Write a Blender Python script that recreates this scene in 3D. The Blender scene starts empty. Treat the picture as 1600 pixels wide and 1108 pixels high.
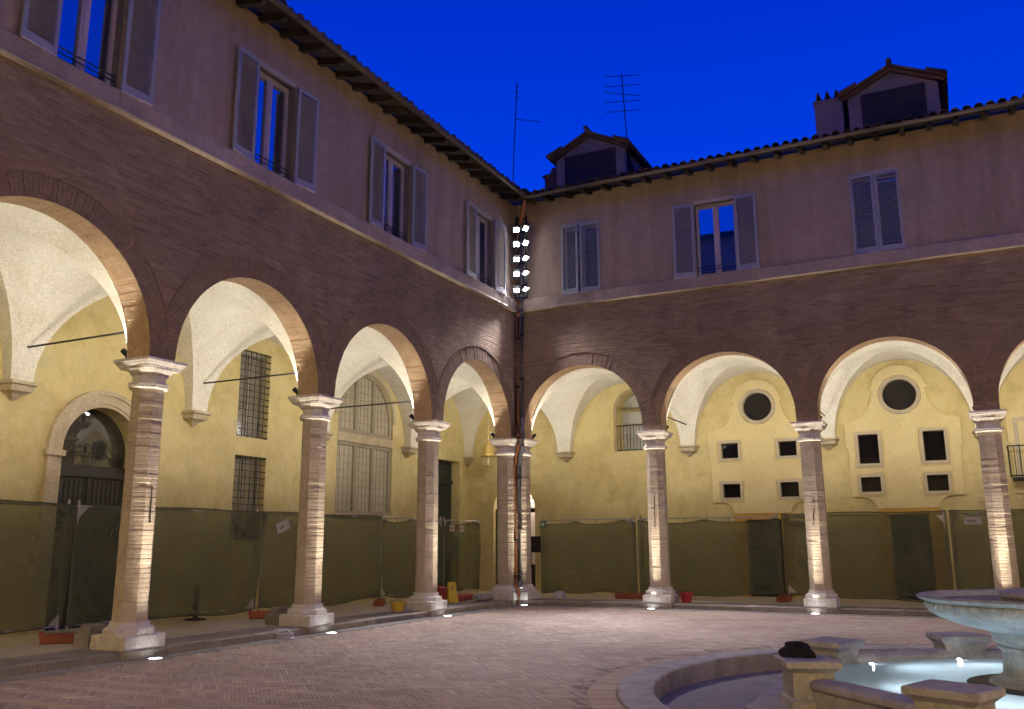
import bpy, math, random
from mathutils import Vector, Matrix
R = math.radians
pi = math.pi
random.seed(7)
scn = bpy.context.scene
COL = scn.collection

# ------------------------------------------------------------------ camera, sky, exposure
cam = bpy.data.cameras.new('camera')
camo = bpy.data.objects.new('camera', cam)
COL.objects.link(camo)
YAW, PITCH, ROLL = 0.4647, 0.2087, -0.0043
def cam_matrix(yaw, pitch, roll, loc):
    cy, sy, cp, sp = math.cos(yaw), math.sin(yaw), math.cos(pitch), math.sin(pitch)
    f = Vector((-sy * cp, cy * cp, sp)); r = Vector((cy, sy, 0)); u = r.cross(f)
    cr, sr = math.cos(roll), math.sin(roll)
    r2 = r * cr + u * sr; u2 = -r * sr + u * cr
    m = Matrix((r2, u2, -f)).transposed().to_4x4(); m.translation = loc
    return m
camo.matrix_world = cam_matrix(YAW, PITCH, ROLL, (10.3951, -20.9478, 1.5433))
cam.sensor_width = 36; cam.sensor_fit = 'HORIZONTAL'; cam.lens = 1385.06 / 1600 * 36
cam.clip_start = 0.05; cam.clip_end = 2000
scn.camera = camo

w = bpy.data.worlds.new('World'); scn.world = w; w.use_nodes = True
nt = w.node_tree; nt.nodes.clear()
out = nt.nodes.new('ShaderNodeOutputWorld'); bg = nt.nodes.new('ShaderNodeBackground')
sky = nt.nodes.new('ShaderNodeTexSky'); sky.sky_type = 'NISHITA'; sky.sun_disc = False
sky.sun_elevation = R(-4.0); sky.sun_rotation = R(250); sky.ozone_density = 6.0; sky.air_density = 1.0; sky.dust_density = 0.3
SKY_STRENGTH = 0.10
# late dusk: the sky model sets the fall-off, a deep blue filter (tungsten white balance) its hue
hs = nt.nodes.new('ShaderNodeRGBToBW')
mr = nt.nodes.new('ShaderNodeMapRange'); mr.inputs['From Min'].default_value = 0.0; mr.inputs['From Max'].default_value = 0.5
mr.inputs['To Min'].default_value = 3.6; mr.inputs['To Max'].default_value = 9.0
tc = nt.nodes.new('ShaderNodeTexCoord'); sx = nt.nodes.new('ShaderNodeSeparateXYZ')
cr = nt.nodes.new('ShaderNodeValToRGB')
cr.color_ramp.elements[0].position = 0.0; cr.color_ramp.elements[0].color = (0.000, 0.056, 0.72, 1)
cr.color_ramp.elements[1].position = 0.75; cr.color_ramp.elements[1].color = (0.000, 0.005, 0.26, 1)
mx = nt.nodes.new('ShaderNodeMix'); mx.data_type = 'RGBA'; mx.blend_type = 'MULTIPLY'; mx.inputs['Factor'].default_value = 1.0
nt.links.new(tc.outputs['Generated'], sx.inputs[0]); nt.links.new(sx.outputs['Z'], cr.inputs[0])
nt.links.new(sky.outputs[0], hs.inputs[0]); nt.links.new(hs.outputs[0], mr.inputs['Value'])
nt.links.new(cr.outputs[0], mx.inputs[6]); nt.links.new(mr.outputs[0], mx.inputs[7])
nt.links.new(mx.outputs[2], bg.inputs[0]); nt.links.new(bg.outputs[0], out.inputs[0])
bg.inputs[1].default_value = SKY_STRENGTH * 4.4
scn.view_settings.view_transform = 'Standard'; scn.view_settings.look = 'None'
scn.view_settings.exposure = 0; scn.view_settings.gamma = 1
scn.cycles.max_bounces = 8; scn.cycles.diffuse_bounces = 5; scn.cycles.transparent_max_bounces = 12
scn.cycles.sample_clamp_indirect = 4.0
scn.cycles.caustics_reflective = False; scn.cycles.caustics_refractive = False

# light levels (the lamps are built with their fixtures below)
P_VAULT, P_UP, P_FLOOD, P_POOL = 70.0, 165.0, 960.0, 58.0
C_WARM, C_UP, C_COOL, C_POOL = (1, 0.91, 0.76), (1, 0.88, 0.70), (1.0, 0.95, 0.95), (0.76, 0.90, 1.0)

# ------------------------------------------------------------------ measured layout (metres)
LY = [-19.6, -15.69, -11.778, -7.937, -3.974]         # column axes of the left wing
RX = [3.729, 7.406, 11.036, 14.67, 18.3]              # column axes of the right wing
PH, PD = 0.241, 0.4625                                # half width and depth of the piers
ZK, ZC = 0.12, 4.20                                   # kerb, top of the capitals
ZS0, ZS1 = 7.64, 7.96                                 # string course
ZE = 10.635                                           # gutter
DB = 3.38                                             # depth of the portico
ZV = 4.15                                             # vault springing
FC = (11.13, -10.2)                                   # fountain centre
TL = lambda s, d, z: (-d, s, z)                       # left wing: s along the wall, d inwards
TR = lambda s, d, z: (s, d, z)

# ------------------------------------------------------------------ mesh builder
class MB:
    def __init__(self, T=None): self.v = []; self.f = []; self.T = T
    def p(self, *q):
        self.v.append(self.T(*q) if self.T else q); return len(self.v) - 1
    def poly(self, pts): self.f.append([self.p(*q) for q in pts])
    def box(self, a, b):
        x0, y0, z0 = a; x1, y1, z1 = b
        i = [self.p(x, y, z) for z in (z0, z1) for x, y in ((x0, y0), (x1, y0), (x1, y1), (x0, y1))]
        for q in ((0, 3, 2, 1), (4, 5, 6, 7), (0, 1, 5, 4), (1, 2, 6, 5), (2, 3, 7, 6), (3, 0, 4, 7)):
            self.f.append([i[k] for k in q])
    def cbox(self, a, b, c=0.008):                    # box with chamfered top edges
        x0, y0, z0 = a; x1, y1, z1 = b
        rings = [(x0, y0, x1, y1, z0), (x0, y0, x1, y1, z1 - c), (x0 + c, y0 + c, x1 - c, y1 - c, z1)]
        self.loft([[(a_, b_, z), (c_, b_, z), (c_, d_, z), (a_, d_, z)] for a_, b_, c_, d_, z in rings])
    def loft(self, rings, cap=True, closed=True):
        idx = [[self.p(*q) for q in r] for r in rings]
        n = len(idx[0])
        for A, B in zip(idx, idx[1:]):
            for k in range(n if closed else n - 1):
                self.f.append([A[k], A[(k + 1) % n], B[(k + 1) % n], B[k]])
        if cap: self.f.append(idx[0][::-1]); self.f.append(idx[-1][:])
    def prism(self, pts, fn0, fn1):
        self.loft([[fn0(*q) for q in pts], [fn1(*q) for q in pts]])
    def lathe(self, prof, n=32, c=(0, 0), cap=True, a0=0.0):
        self.loft([[(c[0] + r * math.cos(a0 + 2 * pi * k / n), c[1] + r * math.sin(a0 + 2 * pi * k / n), z) for k in range(n)] for r, z in prof], cap)
    def tube(self, path, r, n=8):
        P = [Vector(q) for q in path]; rings = []
        up = Vector((0, 0, 1))
        for i, q in enumerate(P):
            d = (P[min(i + 1, len(P) - 1)] - P[max(i - 1, 0)]).normalized()
            a = d.cross(up)
            if a.length < 1e-3: a = d.cross(Vector((0, 1, 0)))
            a.normalize(); b = d.cross(a)
            rr = r[i] if isinstance(r, (list, tuple)) else r
            rings.append([tuple(q + a * rr * math.cos(2 * pi * k / n) + b * rr * math.sin(2 * pi * k / n)) for k in range(n)])
        self.loft(rings)
    def grid(self, pts):
        idx = [[self.p(*q) for q in r] for r in pts]
        for A, B in zip(idx, idx[1:]):
            for k in range(len(A) - 1): self.f.append([A[k], A[k + 1], B[k + 1], B[k]])
    def mesh(self, name, mat, smooth=False):
        me = bpy.data.meshes.new(name); me.from_pydata(self.v, [], self.f); me.update()
        if mat: me.materials.append(mat)
        if smooth:
            for p in me.polygons: p.use_smooth = True
        return me

def link(o, parent=None):
    COL.objects.link(o)
    if parent is not None: o.parent = parent
    return o
def obj(name, mb, mat, parent=None, smooth=False, kind=None, loc=None, label=None):
    me = mb if isinstance(mb, bpy.types.Mesh) else mb.mesh(name, mat, smooth)
    o = bpy.data.objects.new(name, me)
    if loc: o.location = loc
    if kind: o['kind'] = kind
    if label: o['label'] = label
    return link(o, parent)
def tag(o, label, cat, group=None):
    o['label'] = label; o['category'] = cat
    if group: o['group'] = group
    return o
def thing(name, label, cat, loc=(0, 0, 0), rz=0, group=None):
    o = bpy.data.objects.new(name, None); o.location = loc; o.rotation_euler = (0, 0, rz); o.empty_display_size = 0.2
    return tag(link(o), label, cat, group)
def dup(root, loc, rz=0, label=None):
    r = link(root.copy()); r.location = loc; r.rotation_euler = (0, 0, rz)
    if label: r['label'] = label
    for ch in list(root.children):
        c = link(ch.copy(), r)
        for g in list(ch.children): link(g.copy(), c)
    return r
def smooth_angle(o, deg=35):
    me = o.data
    for p in me.polygons: p.use_smooth = True
    try: me.set_sharp_from_angle(angle=R(deg))
    except Exception: pass
    return o
def lamp(name, kind, loc, power, col, direction=None, parent=None, **kw):
    l = bpy.data.lights.new(name, kind); l.energy = power; l.color = col
    for k, v in kw.items(): setattr(l, k, v)
    o = bpy.data.objects.new(name, l); o.location = loc
    if direction: o.rotation_euler = Vector(direction).to_track_quat('-Z', 'Y').to_euler()
    return link(o, parent)

# ------------------------------------------------------------------ materials
def base_mat(name, rough=0.8, spec=0.3, metal=0.0):
    m = bpy.data.materials.new(name); m.use_nodes = True
    b = m.node_tree.nodes['Principled BSDF']
    b.inputs['Roughness'].default_value = rough; b.inputs['Metallic'].default_value = metal
    b.inputs['Specular IOR Level'].default_value = spec
    return m, m.node_tree, b
def noise(nt, scale, detail=4, vec=None, rough=0.6, dist=0.0):
    n = nt.nodes.new('ShaderNodeTexNoise'); n.inputs['Scale'].default_value = scale
    n.inputs['Detail'].default_value = detail; n.inputs['Roughness'].default_value = rough; n.inputs['Distortion'].default_value = dist
    if vec: nt.links.new(vec, n.inputs['Vector'])
    return n.outputs['Fac']
def ramp(nt, fac, stops):
    c = nt.nodes.new('ShaderNodeValToRGB'); e = c.color_ramp.elements
    while len(e) < len(stops): e.new(0.5)
    for k, (p, col) in enumerate(stops):
        e[k].position = p; e[k].color = (*col, 1) if len(col) == 3 else col
    nt.links.new(fac, c.inputs[0]); return c.outputs[0]
def mix(nt, a, b, fac=0.5, mode='MIX'):
    m = nt.nodes.new('ShaderNodeMix'); m.data_type = 'RGBA'; m.blend_type = mode
    for s, v in ((m.inputs[0], fac), (m.inputs[6], a), (m.inputs[7], b)):
        if hasattr(v, 'is_linked'): nt.links.new(v, s)
        else: s.default_value = v if not isinstance(v, tuple) else (*v, 1)[:4]
    return m.outputs[2]
def math_(nt, op, a, b=0.0):
    m = nt.nodes.new('ShaderNodeMath'); m.operation = op
    for s, v in ((m.inputs[0], a), (m.inputs[1], b)):
        if hasattr(v, 'is_linked'): nt.links.new(v, s)
        else: s.default_value = v
    return m.outputs[0]
def bump(nt, b, h, strength=0.4, dist=0.02):
    n = nt.nodes.new('ShaderNodeBump'); n.inputs['Strength'].default_value = strength; n.inputs['Distance'].default_value = dist
    nt.links.new(h, n.inputs['Height']); nt.links.new(n.outputs[0], b.inputs['Normal'])
def pos(nt): return nt.nodes.new('ShaderNodeNewGeometry').outputs['Position']
def objco(nt): return nt.nodes.new('ShaderNodeTexCoord').outputs['Object']
def mapped(nt, vec, scale):
    m = nt.nodes.new('ShaderNodeMapping'); m.inputs['Scale'].default_value = scale
    nt.links.new(vec, m.inputs['Vector']); return m.outputs[0]

def M_rough(name, c1, c2, c3=None, scale=1.5, rough=0.85, bs=0.3, fine=30.0, spec=0.25, vary=False, coord=pos, bd=0.015, metal=0.0):
    m, nt, b = base_mat(name, rough, spec, metal)
    p = coord(nt)
    n1 = noise(nt, scale, 6, p, 0.62, 0.6)
    st = [(0.3, c1), (0.55, c2)] + ([(0.72, c3)] if c3 else [])
    col = ramp(nt, n1, st)
    n2 = noise(nt, fine, 5, p, 0.7)
    col = mix(nt, col, ramp(nt, n2, [(0.3, (0.72, 0.72, 0.72)), (0.7, (1.12, 1.12, 1.12))]), 1.0, 'MULTIPLY')
    if vary:
        oi = nt.nodes.new('ShaderNodeObjectInfo')
        col = mix(nt, col, ramp(nt, oi.outputs['Random'], [(0, (0.78, 0.78, 0.8)), (1, (1.15, 1.13, 1.1))]), 1.0, 'MULTIPLY')
    nt.links.new(col, b.inputs['Base Color'])
    bump(nt, b, n2, bs, bd)
    return m

def M_brick(name, tones, mortar, zs=0.065, wid=0.27, jointw=0.011, bs=0.9, radial=False):
    """coursed brickwork on upright walls: u runs along either wall (x + y), v = z"""
    m, nt, b = base_mat(name, 0.9, 0.2)
    p = pos(nt); s = nt.nodes.new('ShaderNodeSeparateXYZ'); nt.links.new(p, s.inputs[0])
    u = math_(nt, 'ADD', s.outputs[0], s.outputs[1])
    wob = math_(nt, 'MULTIPLY', noise(nt, 0.9, 3, p), 0.05)
    v = math_(nt, 'ADD', s.outputs[2], wob)
    cb = nt.nodes.new('ShaderNodeCombineXYZ'); nt.links.new(u, cb.inputs[0]); nt.links.new(v, cb.inputs[1])
    br = nt.nodes.new('ShaderNodeTexBrick'); nt.links.new(cb.outputs[0], br.inputs['Vector'])
    br.inputs['Scale'].default_value = 1.0; br.inputs['Brick Width'].default_value = wid; br.inputs['Row Height'].default_value = zs
    br.inputs['Mortar Size'].default_value = jointw; br.inputs['Mortar Smooth'].default_value = 0.5
    br.inputs['Color1'].default_value = (0.55, 0.55, 0.55, 1); br.inputs['Color2'].default_value = (1.25, 1.2, 1.15, 1); br.inputs['Mortar'].default_value = (0.9, 0.88, 0.85, 1)
    big = noise(nt, 0.7, 6, p, 0.65, 0.8)
    col = ramp(nt, big, [(0.3, tones[0]), (0.5, tones[1]), (0.7, tones[2])])
    col = mix(nt, col, br.outputs['Color'], 0.55, 'MULTIPLY')
    streak = noise(nt, 1.0, 5, mapped(nt, p, (1.6, 1.6, 16)), 0.7)
    col = mix(nt, col, ramp(nt, streak, [(0.35, (0.80, 0.80, 0.80)), (0.68, (1.2, 1.18, 1.15))]), 0.75, 'MULTIPLY')
    col = mix(nt, col, mortar, math_(nt, 'MULTIPLY', br.outputs['Fac'], 0.45))
    nt.links.new(col, b.inputs['Base Color'])
    fine = noise(nt, 26, 5, p, 0.7)
    h = math_(nt, 'ADD', math_(nt, 'MULTIPLY', math_(nt, 'SUBTRACT', 1.0, br.outputs['Fac']), 0.6), math_(nt, 'ADD', math_(nt, 'MULTIPLY', fine, 0.5), math_(nt, 'MULTIPLY', streak, 1.0)))
    bump(nt, b, h, bs, 0.02)
    return m

def M_plain(name, col, rough=0.5, metal=0.0, spec=0.4, bs=0.0, vary=0.15):
    m, nt, b = base_mat(name, rough, spec, metal)
    n = noise(nt, 9, 4, objco(nt), 0.6)
    nt.links.new(mix(nt, tuple(c * (1 - vary) for c in col), tuple(min(1, c * (1 + vary)) for c in col), n), b.inputs['Base Color'])
    if bs: bump(nt, b, noise(nt, 45, 4, objco(nt)), bs, 0.01)
    return m
def M_emit(name, col, strength):
    m, nt, b = base_mat(name, 0.3)
    b.inputs['Base Color'].default_value = (*col, 1)
    b.inputs['Emission Color'].default_value = (*col, 1); b.inputs['Emission Strength'].default_value = strength
    return m
def M_glass(name, refl=0.55, tint=(0.010, 0.011, 0.014), rough=0.02, gl=(0.9, 0.93, 1.0)):
    m, nt, b = base_mat(name, 0.6, 0.2)
    b.inputs['Base Color'].default_value = (*tint, 1)
    g = nt.nodes.new('ShaderNodeBsdfGlossy'); g.inputs['Roughness'].default_value = rough; g.inputs['Color'].default_value = (*gl, 1)
    ms = nt.nodes.new('ShaderNodeMixShader'); ms.inputs[0].default_value = refl
    o = nt.nodes['Material Output']
    nt.links.new(b.outputs[0], ms.inputs[1]); nt.links.new(g.outputs[0], ms.inputs[2]); nt.links.new(ms.outputs[0], o.inputs[0])
    return m
def M_net(name, col, clear=0.42):
    m, nt, b = base_mat(name, 0.8, 0.1)
    p = pos(nt)
    n = noise(nt, 1.7, 5, p, 0.6)
    c = mix(nt, tuple(k * 0.8 for k in col), tuple(k * 1.2 for k in col), n)
    nt.links.new(c, b.inputs['Base Color'])
    tr = nt.nodes.new('ShaderNodeBsdfTranslucent'); nt.links.new(c, tr.inputs[0])
    tp = nt.nodes.new('ShaderNodeBsdfTransparent'); tp.inputs[0].default_value = (0.86, 0.9, 0.74, 1)
    m1 = nt.nodes.new('ShaderNodeMixShader'); m1.inputs[0].default_value = 0.5
    m2 = nt.nodes.new('ShaderNodeMixShader')
    weave = noise(nt, 1.0, 3, mapped(nt, p, (6, 6, 90)), 0.6)
    wr = nt.nodes.new('ShaderNodeMapRange'); nt.links.new(weave, wr.inputs[0])
    wr.inputs[1].default_value = 0.3; wr.inputs[2].default_value = 0.7; wr.inputs[3].default_value = clear - 0.03; wr.inputs[4].default_value = clear + 0.03
    nt.links.new(wr.outputs[0], m2.inputs[0])
    o = nt.nodes['Material Output']
    nt.links.new(b.outputs[0], m1.inputs[1]); nt.links.new(tr.outputs[0], m1.inputs[2])
    nt.links.new(m1.outputs[0], m2.inputs[1]); nt.links.new(tp.outputs[0], m2.inputs[2]); nt.links.new(m2.outputs[0], o.inputs[0])
    return m

mBRICK = M_brick('facade_brick', ((0.20, 0.140, 0.108), (0.27, 0.195, 0.152), (0.36, 0.275, 0.215)), (0.3, 0.25, 0.2))
mBRICK_COL = M_rough('column_brick', (0.49, 0.41, 0.31), (0.60, 0.51, 0.40), (0.66, 0.575, 0.465), 2.2, 0.9, 0.35, 24, coord=pos, vary=True)
mVOUSS = M_rough('arch_brick', (0.20, 0.14, 0.11), (0.25, 0.175, 0.135), (0.31, 0.225, 0.175), 7.0, 0.9, 0.6, 22)
mSOFFIT = M_rough('soffit_brick', (0.36, 0.24, 0.15), (0.43, 0.30, 0.19), (0.49, 0.36, 0.24), 5.0, 0.9, 0.5, 22)
def M_stucco():
    m, nt, b = base_mat('upper_stucco', 0.9, 0.15)
    p = pos(nt); n1 = noise(nt, 0.55, 8, p, 0.72, 0.7)
    col = ramp(nt, n1, [(0.3, (0.33, 0.25, 0.20)), (0.5, (0.40, 0.31, 0.245)), (0.7, (0.45, 0.36, 0.285))])
    st = noise(nt, 1.0, 7, mapped(nt, p, (2.6, 2.6, 0.22)), 0.72, 0.4)
    col = mix(nt, col, ramp(nt, st, [(0.33, (0.76, 0.745, 0.735)), (0.58, (1.05, 1.05, 1.05))]), 0.8, 'MULTIPLY')
    sp = noise(nt, 5.5, 7, p, 0.75, 0.5)
    col = mix(nt, col, ramp(nt, sp, [(0.36, (0.84, 0.83, 0.82)), (0.5, (1, 1, 1)), (0.7, (1.08, 1.07, 1.06))]), 0.8, 'MULTIPLY')
    nt.links.new(col, b.inputs['Base Color']); bump(nt, b, noise(nt, 30, 6, p, 0.75), 0.25, 0.012)
    return m
mSTUCCO = M_stucco()

mTRAV = M_rough('travertine', (0.60, 0.55, 0.49), (0.78, 0.73, 0.67), (0.84, 0.80, 0.75), 4.0, 0.75, 0.45, 22)
mSTRING = M_rough('string_stone', (0.36, 0.29, 0.25), (0.44, 0.36, 0.31), (0.5, 0.42, 0.36), 2.5, 0.8, 0.3, 20, vary=True)
mVAULT = M_rough('vault_plaster', (0.70, 0.66, 0.57), (0.81, 0.78, 0.70), (0.85, 0.83, 0.76), 1.2, 0.9, 0.10, 26)
mGREYST = M_rough('kerb_stone_grey', (0.20, 0.18, 0.165), (0.27, 0.24, 0.22), (0.34, 0.31, 0.285), 2.2, 0.75, 0.5, 18, vary=True)
mFLOOR = M_rough('portico_paving', (0.46, 0.40, 0.29), (0.54, 0.47, 0.345), None, 1.2, 0.7, 0.2, 16)
mBASALT = M_rough('gutter_stone', (0.19, 0.185, 0.19), (0.26, 0.25, 0.255), None, 3.0, 0.7, 0.4, 26, vary=True)
mBED = M_rough('sand_joint', (0.19, 0.155, 0.135), (0.24, 0.20, 0.175), None, 3.0, 0.95, 0.2, 40)
mROOF = M_rough('roof_tile_clay', (0.10, 0.065, 0.05), (0.15, 0.095, 0.07), (0.2, 0.13, 0.1), 2.0, 0.9, 0.4, 20, vary=True)
mWOOD = M_rough('eave_timber', (0.022, 0.017, 0.014), (0.036, 0.028, 0.022), None, 3.0, 0.85, 0.3, 25)
mSHUT = M_plain('shutter_paint', (0.33, 0.345, 0.40), 0.55, 0, 0.35, 0.05)
mSLATE = M_plain('slat_paint', (0.30, 0.315, 0.37), 0.6, 0, 0.3)
mFRAME = M_plain('window_frame_paint', (0.55, 0.49, 0.47), 0.5, 0, 0.4)
mGLASS = M_glass('window_glass', 0.60)
mGLASSD = M_glass('dark_glass', 0.001, (0.010, 0.008, 0.010), 0.05)
mGLASSD.node_tree.nodes['Principled BSDF'].inputs['Specular IOR Level'].default_value = 0.01
mIRON = M_plain('wrought_iron', (0.018, 0.017, 0.018), 0.55, 0.3, 0.4)
mZINC = M_plain('zinc_pipe', (0.16, 0.17, 0.2), 0.45, 0.6, 0.5)
mCOPPER = M_plain('copper_pipe', (0.42, 0.19, 0.095), 0.38, 0.9, 0.5)
mGUTTER = M_plain('gutter_metal', (0.11, 0.09, 0.08), 0.45, 0.6, 0.5)
mSTEEL = M_plain('galvanised_tube', (0.36, 0.36, 0.40), 0.45, 0.7, 0.5)
mORANGE = M_plain('fence_foot_plastic', (0.22, 0.055, 0.032), 0.6, 0, 0.3, 0.2)
mDOOR = M_plain('door_wood_dark', (0.030, 0.028, 0.026), 0.6, 0, 0.35, 0.1)
mGREEN = M_plain('green_door', (0.016, 0.026, 0.026), 0.5, 0, 0.4)
mOCHRE = M_rough('ochre_band', (0.52, 0.31, 0.075), (0.58, 0.36, 0.09), None, 2, 0.9, 0.15, 40)
mCREAMST = M_rough('pale_window_frame', (0.48, 0.41, 0.30), (0.54, 0.47, 0.36), None, 4, 0.85, 0.2, 40)
mPORTAL = M_rough('portal_stone', (0.44, 0.37, 0.26), (0.54, 0.46, 0.33), (0.58, 0.5, 0.38), 3, 0.85, 0.4, 20)
mLEAD = M_rough('leaded_panes', (0.38, 0.34, 0.26), (0.46, 0.41, 0.32), (0.50, 0.46, 0.37), 2.2, 0.4, 0.1, 40, 0.5)
mREVEAL = M_plain('reveal_paint', (0.15, 0.135, 0.145), 0.8)  # shade of the upper window reveals put into the colour, darker than the stucco
mLEADBAR = M_plain('lead_came', (0.17, 0.15, 0.115), 0.7)
mNET = M_net('shade_net', (0.155, 0.174, 0.118), 0.34)
mWHITE = M_plain('white_card', (0.42, 0.40, 0.41), 0.7)
mFOUNT = M_rough('fountain_stone', (0.24, 0.22, 0.225), (0.37, 0.34, 0.345), (0.45, 0.42, 0.42), 3, 0.7, 0.35, 25)
mPOOL = M_rough('basin_lining', (0.50, 0.55, 0.58), (0.60, 0.65, 0.68), None, 2, 0.6, 0.1, 20)
mBOWL = M_rough('bowl_marble', (0.20, 0.21, 0.225), (0.33, 0.34, 0.355), (0.40, 0.41, 0.42), 3.5, 0.65, 0.4, 22)

def wall_yellow():
    m, nt, b = base_mat('ochre_plaster', 0.9, 0.15)
    p = pos(nt); s = nt.nodes.new('ShaderNodeSeparateXYZ'); nt.links.new(p, s.inputs[0])
    n1 = noise(nt, 1.3, 9, p, 0.76, 0.1)
    col = ramp(nt, n1, [(0.32, (0.46, 0.38, 0.18)), (0.44, (0.58, 0.485, 0.235)), (0.56, (0.66, 0.565, 0.295)), (0.70, (0.55, 0.50, 0.32))])
    drip = noise(nt, 1.0, 6, mapped(nt, p, (1.7, 1.7, 0.9)), 0.78, 0.1)
    low = nt.nodes.new('ShaderNodeMapRange'); nt.links.new(s.outputs[2], low.inputs[0])
    low.inputs[1].default_value = 5.2; low.inputs[2].default_value = 2.0; low.inputs[3].default_value = 0.1; low.inputs[4].default_value = 0.95
    f = math_(nt, 'MULTIPLY', ramp(nt, drip, [(0.42, (0, 0, 0)), (0.68, (1, 1, 1))]), low.outputs[0])
    col = mix(nt, col, (0.44, 0.38, 0.22), f)
    pale = noise(nt, 3.1, 8, p, 0.75, 0.1)
    col = mix(nt, col, (0.66, 0.60, 0.42), ramp(nt, pale, [(0.56, (0, 0, 0)), (0.75, (0.75, 0.75, 0.75))]))
    nt.links.new(col, b.inputs['Base Color'])
    bump(nt, b, noise(nt, 16, 6, p, 0.7), 0.25, 0.02)
    return m
mYELLOW = wall_yellow()
mPANEL = M_rough('painted_panel', (0.66, 0.555, 0.30), (0.73, 0.625, 0.35), (0.78, 0.68, 0.40), 0.9, 0.9, 0.12, 40)

def M_paver():
    m, nt, b = base_mat('paving_brick', 0.72, 0.35)
    oi = nt.nodes.new('ShaderNodeAttribute'); oi.attribute_type = 'GEOMETRY'; oi.attribute_name = 'tone'
    p = pos(nt)
    cell = nt.nodes.new('ShaderNodeTexWhiteNoise'); 
    g = nt.nodes.new('ShaderNodeNewGeometry')
    nt.nodes.remove(oi)
    col = ramp(nt, g.outputs['Random Per Island'], [(0, (0.30, 0.235, 0.205)), (0.5, (0.345, 0.275, 0.24)), (0.88, (0.385, 0.315, 0.28)), (1, (0.45, 0.38, 0.34))])
    nt.nodes.remove(cell)
    o2 = nt.nodes.new('ShaderNodeObjectInfo')
    col = mix(nt, col, ramp(nt, o2.outputs['Random'], [(0, (0.8, 0.8, 0.8)), (1, (1.15, 1.12, 1.1))]), 0.8, 'MULTIPLY')
    st = noise(nt, 0.55, 6, p, 0.65, 0.8)
    col = mix(nt, col, ramp(nt, st, [(0.3, (0.68, 0.67, 0.68)), (0.5, (1, 1, 1)), (0.72, (1.2, 1.2, 1.18))]), 0.9, 'MULTIPLY')
    sp = noise(nt, 3.2, 7, p, 0.75, 0.6)
    col = mix(nt, col, ramp(nt, sp, [(0.34, (0.72, 0.71, 0.72)), (0.48, (1, 1, 1))]), 0.7, 'MULTIPLY')
    nt.links.new(col, b.inputs['Base Color'])
    bump(nt, b, noise(nt, 60, 4, p), 0.35, 0.006)
    return m
mPAVER = M_paver()
def M_water():
    m, nt, b = base_mat('fountain_water', 0.04, 0.5)
    b.inputs['Base Color'].default_value = (0.42, 0.60, 0.64, 1)
    b.inputs['Roughness'].default_value = 0.25
    tp = nt.nodes.new('ShaderNodeBsdfTransparent'); tp.inputs[0].default_value = (0.86, 0.95, 0.97, 1)
    tl = nt.nodes.new('ShaderNodeBsdfTranslucent'); tl.inputs[0].default_value = (0.72, 0.82, 0.86, 1)
    gl = nt.nodes.new('ShaderNodeBsdfGlossy'); gl.inputs['Roughness'].default_value = 0.03
    fr = nt.nodes.new('ShaderNodeFresnel'); fr.inputs[0].default_value = 1.33
    m0 = nt.nodes.new('ShaderNodeMixShader'); m0.inputs[0].default_value = 0.68
    m1 = nt.nodes.new('ShaderNodeMixShader')
    bm = nt.nodes.new('ShaderNodeBump'); bm.inputs['Strength'].default_value = 0.12; bm.inputs['Distance'].default_value = 0.02
    nt.links.new(noise(nt, 5, 4, pos(nt), 0.55), bm.inputs['Height'])
    nt.links.new(bm.outputs[0], gl.inputs['Normal']); nt.links.new(bm.outputs[0], fr.inputs['Normal'])
    nt.links.new(tp.outputs[0], m0.inputs[1]); nt.links.new(tl.outputs[0], m0.inputs[2])
    nt.links.new(math_(nt, 'MULTIPLY', fr.outputs[0], 0.8), m1.inputs[0])
    nt.links.new(m0.outputs[0], m1.inputs[1]); nt.links.new(gl.outputs[0], m1.inputs[2])
    nt.links.new(m1.outputs[0], nt.nodes['Material Output'].inputs[0])
    return m
mWATER = M_water()

# ------------------------------------------------------------------ ground
gr = MB(); gr.box((-60, -60, -0.9), (70, 60, -0.6)); obj('ground', gr, mBED, kind='structure')
# bedding sheet of the courtyard with a round hole for the fountain pit
X0, X1, Y0, Y1 = 0.0, 23.0, -23.0, 0.0
pv = MB(); n = 96; r0 = 4.35
inner = []; outer = []
for k in range(n):
    a = 2 * pi * k / n; c, s = math.cos(a), math.sin(a)
    inner.append(pv.p(FC[0] + r0 * c, FC[1] + r0 * s, -0.007))
    t = min(((X1 - FC[0]) / c if c > 1e-6 else 1e9), ((X0 - FC[0]) / c if c < -1e-6 else 1e9), ((Y1 - FC[1]) / s if s > 1e-6 else 1e9), ((Y0 - FC[1]) / s if s < -1e-6 else 1e9))
    outer.append(pv.p(FC[0] + t * c, FC[1] + t * s, -0.007))
for k in range(n):
    pv.f.append([inner[k], inner[(k + 1) % n], outer[(k + 1) % n], outer[k]])
paving = obj('courtyard_paving', pv, mBED, kind='structure')

# herringbone of bricks on edge, laid at 45 degrees to the walls
BL, BW, JT = 0.30, 0.041, 0.0045
def brick_verts(L, W):
    hx, hy, c = L / 2 - JT / 2, W / 2 - JT / 2, 0.004
    return [(-hx, -hy, -0.014), (hx, -hy, -0.014), (hx, hy, -0.014), (-hx, hy, -0.014),
            (-hx, -hy, -c), (hx, -hy, -c), (hx, hy, -c), (-hx, hy, -c),
            (-hx + c, -hy + c, 0), (hx - c, -hy + c, 0), (hx - c, hy - c, 0), (-hx + c, hy - c, 0)]
BF = [(8, 9, 10, 11), (0, 1, 5, 4), (1, 2, 6, 5), (2, 3, 7, 6), (3, 0, 4, 7), (4, 5, 9, 8), (5, 6, 10, 9), (6, 7, 11, 10), (7, 4, 8, 11)]
mbk = MB(); mbk.v = brick_verts(BL, BW); mbk.f = [list(q) for q in BF]
brick_mesh = mbk.mesh('brick', mPAVER)
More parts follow.
